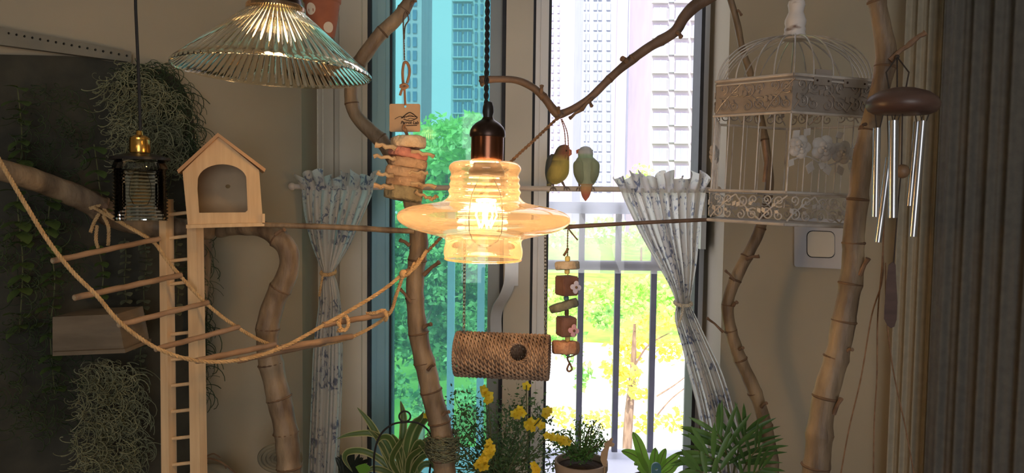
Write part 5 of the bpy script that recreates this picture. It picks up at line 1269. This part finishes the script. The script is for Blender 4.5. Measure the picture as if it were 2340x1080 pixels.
# ================================================================ plants
m_pot = M('grey_brown_pot', rgb(158, 138, 120), rgb(176, 156, 136), scale=14, rough=0.7)
m_pot2 = M('dark_pot', rgb(60, 52, 46), rgb(74, 64, 56), scale=14, rough=0.6)
m_pot3 = M('terracotta_pot', rgb(176, 122, 88), rgb(190, 136, 100), scale=14, rough=0.8)
m_soil = M('potting_soil', rgb(50, 38, 28), rgb(72, 56, 42), scale=60, rough=1.0, bump=0.8)
m_strap = M('striped_strap_leaf', (1, 1, 1, 1), (0.86, 0.86, 0.86, 1), scale=12, rough=0.4, attr='Col', transl=0.3)
m_palm = M('palm_leaflet', rgb(66, 100, 50), rgb(98, 136, 70), scale=10, rough=0.4, transl=0.2)
m_small = M('small_shrub_leaf', rgb(70, 98, 56), rgb(104, 132, 82), scale=14, rough=0.6, transl=0.25)
m_conif = M('scale_leaf', rgb(66, 112, 48), rgb(104, 150, 70), scale=14, rough=0.6, transl=0.25)
m_broad = M('broad_leaf', rgb(122, 176, 66), rgb(152, 200, 92), scale=8, rough=0.4, transl=0.45)
m_yel = M('yellow_petal', rgb(246, 206, 42), rgb(250, 220, 70), scale=20, rough=0.6, transl=0.35)
def pot(t, cx, cy_rim, D, hw, mat, taper=0.75):
    c = P(cx, cy_rim, D); r_ = hw * S(D); h_ = c.z - ZBN
    mt = axis_mat(Vector((c.x, c.y, ZBN)), (0, 0, 1)); mb = MB()
    mb.lathe([(0, 0), (r_ * taper, 0), (r_ * 0.97, h_ - 0.02), (r_, h_ - 0.018), (r_, h_), (r_ * 0.92, h_), (r_ * 0.90, h_ - 0.015)], 36, mt); mb.build('pot', mat, t, sharp=35)
    mb = MB(); mb.lathe([(r_ * 0.92, h_ - 0.014), (r_ * 0.4, h_ - 0.010), (0, h_ - 0.008)], 24, mt); mb.build('soil', m_soil, t)
    return c
def ribbon(pts, wmax, up=None, edgecol=None, midcol=None, taper=0.55):
    """arching strap leaf through world points"""
    n = len(pts); fr = frames(pts); vs = []; fs = []; cs = []
    for i in range(n):
        t = i / (n - 1); w_ = wmax * min(1.0, 0.55 + t * 2.2) * (1 - max(0, (t - taper) / (1 - taper)) ** 1.6) + 0.0003
        T_ = fr[i][0]; side = T_.cross(Vector((0.15, -1, 0.25))).normalized(); nn = side.cross(T_)
        for k, u in enumerate((-1, -0.6, 0, 0.6, 1)):
            vs.append(pts[i] + side * w_ * u + nn * (abs(u) * w_ * 0.35)); cs.append(edgecol if abs(u) == 1 else midcol)
    for i in range(n - 1):
        for k in range(4): fs.append((i * 5 + k, i * 5 + k + 1, i * 5 + k + 6, i * 5 + k + 5))
    mb = MB(); mb.add(vs, fs, cs); return mb
sp_ = thing('spider_plant', 'striped spider plant in a dark pot at the foot of the tall cane', 'plant', (P(925, 1100, 1.72).x, 1.72, ZBN))
pot(sp_, 925, 1092, 1.72, 52, m_pot2)
EC = rgb(212, 206, 150); MC = rgb(92, 112, 58)
for pts in ([(900, 1085), (870, 1010), (845, 965), (816, 930)], [(905, 1085), (885, 1015), (850, 990), (800, 992), (770, 1002)], [(912, 1085), (920, 1000), (922, 950), (915, 915)], [(925, 1085), (930, 1010), (945, 970), (960, 955), (968, 940)],
            [(930, 1085), (945, 1010), (965, 965), (985, 955), (1004, 985)], [(920, 1085), (905, 1030), (890, 1000), (870, 1000), (858, 1020)], [(935, 1085), (960, 1020), (985, 1000), (1000, 1000)], [(935, 1085), (965, 1030), (990, 1015), (1005, 1018)],
            [(905, 1090), (870, 1050), (830, 1030), (795, 1032), (788, 1050), (806, 1078)], [(915, 1090), (895, 1050), (915, 1010), (920, 1000)], [(925, 1090), (945, 1030), (960, 1010), (980, 1040), (985, 1060)], [(905, 1092), (880, 1075), (850, 1070), (830, 1085)],
            [(945, 1092), (965, 1062), (990, 1062), (1005, 1090)], [(910, 1090), (885, 1040), (862, 1000), (840, 980)], [(930, 1090), (935, 1050), (955, 1030), (975, 1020)], [(900, 1095), (870, 1085), (845, 1095)], [(925, 1090), (918, 1040), (908, 1010), (895, 990)],
            [(940, 1090), (950, 1060), (972, 1040), (990, 1048)], [(915, 1092), (905, 1062), (890, 1062), (872, 1080)], [(930, 1092), (940, 1066), (948, 1070), (955, 1092)]):
    dd = random.uniform(-0.06, 0.03); n = len(pts)
    q = catmull([(x, y, 1.72 + dd * i / (n - 1)) for i, (x, y) in enumerate(pts)], 5)
    ribbon([P(*a) for a in q], random.uniform(6, 9) * S(1.7), None, EC, MC).build('leaf', m_strap, sp_, sharp=180, vcol=True)
ws = thing('wire_hoop', 'black bent wire hoop with a small ring in the spider plant', 'plant stake', P(870, 1092, 1.66))
mb = MB(); mb.tube(px_path([(856, 1095, 1.68), (855, 1040, 1.66), (868, 995, 1.66), (895, 970, 1.66), (925, 964, 1.66), (955, 966, 1.66), (980, 985, 1.66), (992, 1020, 1.66), (984, 1060, 1.67), (980, 1095, 1.68)], 6), 2.3 * S(1.66), 8); mb.build('hoop', m_black, ws)
mb = MB(); mb.tube([P(925 + 13 * math.cos(a), 951 + 12 * math.sin(a), 1.66) for a in [2 * PI * i / 28 for i in range(28)]], 2.1 * S(1.66), 8, closed=True); mb.build('ring', m_black, ws)
hl = thing('heart_leaf_plant', 'single bright green heart-shaped leaf at the bottom left of the window', 'plant', (P(833, 1090, 1.70).x, 1.70, ZBN))
mb = MB(); o_ = [(812, 1066), (820, 1062), (835, 1058), (846, 1066), (845, 1075), (835, 1082), (822, 1082)]
mb.prism([P(x, y, 1.66) for x, y in o_], (0, 0.001, 0)); mb.build('leaf', m_broad, hl)
mb = MB(); a = P(830, 1080, 1.662); mb.tube([a, Vector((a.x, 1.69, a.z - 0.05)), Vector((a.x - 0.01, 1.70, ZBN))], 0.0016, 6); mb.build('stem', m_stemg, hl)
# dark spiky plant between curtain and window
dk = thing('dark_fern', 'dark spiky fern between the left curtain and the window', 'plant', (P(800, 1090, 1.73).x, 1.73, ZBN))
for k in range(22):
    x0 = 800 + random.uniform(-14, 14); x1 = 800 + random.uniform(-38, 45); y1 = 1022 + abs(x1 - 800) * 0.5 + random.uniform(0, 22)
    q = catmull([(x0, 1100, 1.73), ((x0 + x1) / 2, 1062, 1.73), (x1, y1, 1.73)], 5); ribbon([P(*a) for a in q], 5 * S(1.73), None, rgb(40, 50, 38), rgb(30, 40, 30)).build('leaf', m_strap, dk, sharp=180, vcol=True)
mb = MB(); c = P(800, 1095, 1.73); mb.lathe([(0, 0), (0.03, 0), (0.04, c.z - ZBN), (0.0, c.z - ZBN)], 20, axis_mat(Vector((c.x, c.y, ZBN)), (0, 0, 1))); mb.build('pot', m_pot2, dk)

# yellow flowering shrub
ys = thing('yellow_flower_shrub', 'twiggy small leaved shrub with yellow flower clusters in the window', 'shrub', (P(1130, 1100, 1.74).x, 1.74, ZBN))
pot(ys, 1135, 1090, 1.74, 62, m_pot3)
tips = []; lv = MB(); rnd = random.Random(5)
def leafq(mb, p, s, rnd):
    a = Vector((rnd.gauss(0, 1), rnd.gauss(0, 1), rnd.gauss(0, 0.8))).normalized(); b = a.orthogonal().normalized(); b = b * math.cos(rnd.uniform(0, 6)) + a.cross(b) * math.sin(rnd.uniform(0, 6))
    b = (b - a * b.dot(a)).normalized(); mb.add([p, p + a * s * 0.5 + b * s * 0.24, p + a * s, p + a * s * 0.5 - b * s * 0.24], [(0, 1, 2, 3)])
ends = [(1040, 900), (1060, 940), (1030, 970), (1010, 1000), (1085, 930), (1110, 905), (1118, 945), (1150, 935), (1170, 915), (1195, 935), (1205, 890), (1225, 920), (1240, 945), (1255, 985), (1285, 1000), (1180, 960), (1140, 970), (1090, 980), (1055, 1010), (1215, 970), (1230, 1010), (1160, 1000), (1105, 1020), (1190, 1020), (1040, 1040), (1075, 960), (1250, 1040), (1130, 1030), (1020, 950), (1005, 1030)]
for (ex, ey) in ends:
    d1 = 1.74 + rnd.uniform(-0.08, 0.06); sx_ = 1135 + rnd.uniform(-25, 25)
    q = catmull([(sx_, 1095, 1.74), ((sx_ * 0.6 + ex * 0.4) + rnd.uniform(-14, 14), 1095 * 0.6 + ey * 0.4, 1.74), (ex + rnd.uniform(-10, 10), ey + 30, d1), (ex, ey, d1)], 6); pth = [P(*a) for a in q]
    mb = MB(); mb.tube(pth, [0.0018 * (1 - 0.7 * i / len(pth)) for i in range(len(pth))], 5); mb.build('stem', m_stemg, ys)
    for k in range(120):
        i = rnd.randint(3, len(pth) - 1); p = pth[i] + Vector((rnd.gauss(0, 0.014), rnd.gauss(0, 0.014), rnd.gauss(0, 0.012))); leafq(lv, p, rnd.uniform(0.006, 0.015), rnd)
o = lv.build('small_leaves', m_small, ys, sharp=180); o['kind'] = 'stuff'
def flower_mesh(r_, mat):
    mb = MB()
    for k in range(5):
        a = 2 * PI * k / 5; d = Vector((math.cos(a), math.sin(a), 0.35)).normalized(); e = Vector((-math.sin(a), math.cos(a), 0))
        mb.add([Vector((0, 0, 0)), d * r_ * 0.6 + e * r_ * 0.42, d * r_ + e * r_ * 0.12, d * r_ - e * r_ * 0.12, d * r_ * 0.6 - e * r_ * 0.42], [(0, 1, 2, 3, 4)])
    mb.ball((0, 0, r_ * 0.12), r_ * 0.2, 6, 4); me = mb.mesh('flower', 180); me.materials.append(mat); return me
fm = flower_mesh(0.011, m_yel)
for (cx, cy) in ((1104, 890), (1110, 900), (1117, 902), (1114, 914), (1122, 912), (1108, 896), (1180, 940), (1188, 935), (1194, 942), (1182, 948), (1175, 945), (1204, 968), (1212, 962), (1222, 966), (1208, 976), (1230, 962), (1238, 972), (1218, 978), (1250, 940), (1256, 938), (1246, 946), (1250, 995), (1262, 998), (1274, 1000), (1288, 1004), (1296, 1008), (1282, 1010), (1116, 1018), (1124, 1022), (1112, 1030), (1120, 1036), (1104, 1042), (1112, 1048), (1126, 1030), (1098, 1052), (1106, 1058), (1092, 1062), (1100, 1068), (1110, 1066), (1222, 1062), (1230, 1072), (1225, 1076), (1118, 1010), (980, 942), (975, 948), (984, 950), (1203, 882)):
    D_ = 1.64 + random.uniform(-0.02, 0.02)
    n_ = Vector((random.uniform(-0.6, 0.6), -1, random.uniform(-0.2, 0.7))).normalized(); x_ = n_.orthogonal().normalized(); mm = Matrix((x_, n_.cross(x_), n_)).transposed().to_4x4() @ Matrix.Rotation(random.uniform(0, 6), 4, 'Z') @ Matrix.Scale(random.uniform(0.8, 1.15), 4)
    inst('flower', fm, P(cx, cy, D_), ys, mm)
for pts in ([(1190, 1090, 1.72), (1206, 1020, 1.70), (1203, 940, 1.66), (1203, 880, 1.64)], [(1130, 1090, 1.72), (1122, 1000, 1.66), (1116, 915, 1.64)], [(1150, 1090, 1.70), (1120, 1060, 1.66), (1104, 1050, 1.64)], [(1180, 1080, 1.7), (1240, 1010, 1.66), (1290, 1004, 1.64)], [(1100, 1080, 1.7), (1030, 990, 1.66), (980, 946, 1.64)], [(1170, 1090, 1.7), (1210, 1075, 1.66), (1228, 1070, 1.64)], [(1160, 1080, 1.7), (1200, 1000, 1.66), (1250, 940, 1.64)]):
    mb = MB(); mb.tube(px_path(pts, 6), 0.0013, 5); mb.build('flower_stalk', m_stemg, ys)

# conifer in grey-brown pot with rabbit pick
cf = thing('potted_conifer', 'small bushy green conifer in a grey brown pot on the sill', 'plant', (P(1328, 1100, 1.68).x, 1.68, ZBN))
pot(cf, 1328, 1052, 1.68, 62, m_pot)
lv = MB(); rnd = random.Random(9)
for k in range(46):
    a = rnd.uniform(-1.15, 1.15); L_ = rnd.uniform(75, 125) * (1 - 0.25 * abs(a)); dd = rnd.uniform(-0.05, 0.05); pts = []
    for i in range(7):
        t = i / 6; pts.append(P(1328 + (L_ * 0.75) * math.sin(a) * t + rnd.uniform(-3, 3), 1052 - L_ * math.cos(a) * t, 1.68 + dd * t))
    mb = MB(); mb.tube(pts, 0.0011, 4); mb.build('stem', m_stemg, cf)
    for i in range(34):
        j = rnd.randint(1, 6); p = pts[j] + Vector((rnd.gauss(0, 0.006), rnd.gauss(0, 0.006), rnd.gauss(0, 0.005))); leafq(lv, p, rnd.uniform(0.005, 0.011), rnd)
o = lv.build('scale_leaves', m_conif, cf, sharp=180); o['kind'] = 'stuff'
rp = thing('rabbit_pick', 'flat beige wooden rabbit-shaped pick in the conifer pot', 'plant pick', P(1385, 1075, 1.63))
sil = [(1378, 1064), (1372, 1050), (1374, 1034), (1382, 1022), (1380, 1014), (1386, 1008), (1392, 1006), (1397, 1000), (1401, 1002), (1398, 1010), (1405, 1014), (1402, 1020), (1393, 1020), (1390, 1030), (1388, 1045), (1386, 1058), (1388, 1066)]
mb = MB(); mb.prism([P(x, y, 1.63) for x, y in sil], (0, 0.003, 0)); mb.tube([P(1382, 1064, 1.632), P(1380, 1100, 1.64)], 0.002, 6); mb.build('pick_board', m_card, rp)

# broad-leaved plant
bl = thing('broad_leaf_plant', 'bright green broad leaved plant backlit in the open window', 'plant', (P(1490, 1100, 1.74).x, 1.74, ZBN))
pot(bl, 1490, 1092, 1.74, 48, m_pot2)
def broad(pts, wpx, D):
    q = catmull([(x, y, D + 0.02 * i) for i, (x, y) in enumerate(pts)], 6); pp_ = [P(*a) for a in q]; n = len(pp_); fr = frames(pp_); vs = []; fs = []
    for i in range(n):
        t = i / (n - 1); w_ = wpx / 2 * S(D) * (math.sin(PI * min(1, 0.05 + t * 0.95)) ** 0.7 if t > 0.2 else 0.1 + t * 3.2); side = fr[i][0].cross(Vector((0, -1, 0.2))).normalized()
        vs += [pp_[i] + side * w_ + Vector((0, -0.2 * w_, 0)), pp_[i], pp_[i] - side * w_ + Vector((0, -0.2 * w_, 0))]
    for i in range(n - 1):
        a = i * 3; fs += [(a, a + 1, a + 4, a + 3), (a + 1, a + 2, a + 5, a + 4)]
    mb = MB(); mb.add(vs, fs); lf = mb.build('leaf', m_broad, bl, sharp=180)
    mb = MB(); mb.tube(pp_, 0.0010, 4); mb.build('midrib', m_stemg, lf)
for pts, w_ in (([(1488, 1090), (1470, 1045), (1458, 1010), (1446, 986)], 26), ([(1485, 1090), (1462, 1050), (1440, 1035), (1420, 1030)], 24), ([(1490, 1090), (1494, 1060), (1496, 1040), (1498, 1022)], 24), ([(1494, 1090), (1508, 1060), (1514, 1040), (1522, 1024)], 22), ([(1496, 1092), (1520, 1062), (1540, 1045), (1556, 1032)], 20), ([(1484, 1092), (1468, 1070), (1458, 1060), (1450, 1062)], 20), ([(1498, 1092), (1530, 1074), (1545, 1060), (1562, 1058)], 18), ([(1486, 1094), (1478, 1070), (1474, 1056), (1470, 1040)], 18)):
    broad(pts, w_, 1.72)
gt = thing('garden_clip', 'rounded teal plastic clip standing among the broad leaves', 'plant clip', P(1500, 1110, 1.62))
m_teal = M('teal_plastic', rgb(70, 118, 132), rgb(80, 128, 142), scale=10, rough=0.4)
outl = [(1489, 1110)] + [(1500 - 11 * math.cos(a), 1068 - 11 * math.sin(a)) for a in [PI * i / 10 for i in range(11)]] + [(1511, 1110)]
mb = MB(); mb.prism([P(x, y, 1.62) for x, y in outl], (0, 0.006, 0), [[P(1500 + 4 * math.cos(a), 1072 + 2.5 * math.sin(a), 1.62) for a in [2 * PI * i / 10 for i in range(10)]]]); mb.build('clip_body', m_teal, gt)

# palm
pl = thing('parlour_palm', 'green parlour palm with narrow feathery leaflets in front of the right curtain', 'palm', (P(1665, 1120, 1.50).x, 1.58, 0.0))
def leaflet(a, b, wpx, D, parent):
    A = Vector(a); B = Vector(b); n = 5; d = (B - A); side = d.cross(Vector((0.1, -1, 0.1))).normalized(); vs = []; fs = []
    for i in range(n + 1):
        t = i / n; w_ = wpx / 2 * S(D) * (math.sin(PI * (0.06 + 0.94 * t)) ** 0.75) + 0.0002; p = A + d * t + Vector((0, 0, -0.10 * d.length * t * t))
        vs += [p + side * w_ + Vector((0, 0.35 * w_, 0)), p, p - side * w_ + Vector((0, 0.35 * w_, 0))]
    for i in range(n):
        k = i * 3; fs += [(k, k + 1, k + 4, k + 3), (k + 1, k + 2, k + 5, k + 4)]
    mb = MB(); mb.add(vs, fs); mb.build('leaflet', m_palm, parent, sharp=180)
def frond(pts, nl, L_, D, dD, w_=11, spread=55, startf=0.35):
    q = catmull([(x, y, D + dD * i / (len(pts) - 1)) for i, (x, y) in enumerate(pts)], 8); pp_ = [P(*a) for a in q]; n = len(pp_)
    mb = MB(); mb.tube(pp_, [0.0022 * (1 - 0.7 * i / n) + 0.0004 for i in range(n)], 6); fr_ = mb.build('frond', m_stemg, pl)
    for k in range(nl):
        t = startf + (1 - startf) * k / (nl - 1); i = min(n - 2, int(t * (n - 1))); x, y, dd = q[i]; x2, y2, _ = q[i + 1]; an = math.atan2(y2 - y, x2 - x); f_ = (k / (nl - 1)); l_ = L_ * (0.75 + 0.5 * math.sin(PI * (0.2 + 0.7 * f_)))
        for sgn in (-1, 1):
            a2 = an + sgn * math.radians(spread * (1 - 0.55 * f_)) + random.uniform(-0.08, 0.08)
            leaflet(P(x, y, dd), P(x + l_ * math.cos(a2), y + l_ * math.sin(a2), dd + random.uniform(-0.03, 0.03)), w_, D, fr_)
frond([(1668, 1130), (1664, 1060), (1655, 1020), (1640, 990)], 6, 92, 1.50, -0.02, 11, 62)
frond([(1664, 1130), (1645, 1075), (1630, 1050), (1610, 1036)], 5, 78, 1.47, -0.03, 13, 60)
frond([(1670, 1130), (1680, 1060), (1692, 1015), (1704, 985)], 6, 84, 1.52, 0.0, 10, 62)
frond([(1674, 1130), (1695, 1080), (1715, 1045), (1735, 1020)], 5, 70, 1.50, -0.02, 8, 60)
frond([(1662, 1135), (1630, 1100), (1606, 1080), (1590, 1074)], 4, 64, 1.45, -0.03, 14, 55)
frond([(1676, 1135), (1700, 1100), (1722, 1082), (1742, 1070)], 5, 60, 1.47, -0.02, 8, 58)
mb = MB(); c = P(1668, 1130, 1.50); mt = axis_mat(Vector((c.x, 1.50, 0)), (0, 0, 1)); mb.lathe([(0, 0), (0.07, 0), (0.10, c.z - 0.06), (0.105, c.z - 0.04), (0.09, c.z - 0.04), (0, c.z - 0.05)], 30, mt); mb.build('pot', m_pot2, pl)

# ---------------------------------------------------------------- odds and ends at the lower left
rb = thing('round_basket', 'dim round woven disc leaning on the wall behind the curved cane', 'disc', P(640, 1076, 1.66))
m_bask = M('dusty_rattan', rgb(120, 112, 92), rgb(136, 128, 106), scale=30, rough=0.9, bump=0.4)
for i, r_ in enumerate((47, 37, 27, 17, 8)):
    mb = MB(); mb.tube([P(640 + r_ * math.cos(a), 1046 + r_ * 0.64 * math.sin(a), 1.66 + 0.01 * math.sin(a)) for a in [2 * PI * k / 40 for k in range(40)]], 5.4 * S(1.66), 8, closed=True); mb.build('coil', m_bask, rb)
tw = thing('dry_twig', 'thin dark curved twig low down right of the ladder', 'twig', P(470, 1060, 1.60))
mb = MB(); mb.tube(px_path([(452, 1050, 1.6), (480, 1047, 1.6), (510, 1058, 1.6), (540, 1082, 1.6)], 6), 2.2 * S(1.6), 6); mb.tube(px_path([(472, 1042, 1.6), (488, 1036, 1.6), (504, 1045, 1.6)], 6), 1.6 * S(1.6), 6); mb.tube(px_path([(511, 1057, 1.6), (517, 1070, 1.6)], 4), 1.6 * S(1.6), 5); mb.build('stem', m_node, tw)
gp_ = thing('grey_cloth_bag', 'pale grey rounded bag low on the floor right of the ladder', 'bag', P(490, 1200, 1.64))
mb = MB(); c = P(482, 1130, 1.64); mb.ball((c.x, c.y, c.z), (75 * S(1.64), 0.05, 72 * S(1.64)), 24, 16); mb.build('bag_body', M('grey_cloth', rgb(128, 124, 112), rgb(140, 136, 122), scale=20, rough=0.9, bump=0.3), gp_)

for px, lb in ((726, 'pale cord hanging beside the left reveal of the window'), (738, 'second pale cord hanging down to the left curtain')):
    mb = MB(); a = P(px, 420, 1.98); mb.tube([Vector((a.x, 1.98, H)), a], 0.0018, 6); tag(mb.build('pull_string', MATS['cream_cord']), lb, 'string', 'pull strings beside the left curtain')

# moss tuft around the foot of the tall cane
rnd = random.Random(21); mt_ = thing('moss_tuft', 'tuft of green moss wrapped around the foot of the tall cane', 'moss', P(1012, 1030, 1.60), 'clumps of hanging moss'); mb = MB()
for k in range(220):
    a = rnd.uniform(0, 6.28); cx = 1010 + rnd.uniform(-4, 8); y = rnd.uniform(985, 1035); c = P(cx, y, 1.60); r_ = 0.028 + rnd.uniform(0, 0.010); pts = []
    for i in range(7):
        aa = a + i * rnd.uniform(0.10, 0.32); pts.append(c + Vector((r_ * math.cos(aa), r_ * math.sin(aa), rnd.uniform(-0.006, 0.006) - 0.002 * i)))
    mb.tube(pts, 0.0008, 3, cap=False)
o = mb.build('strands', m_moss, mt_, sharp=180); o['kind'] = 'stuff'
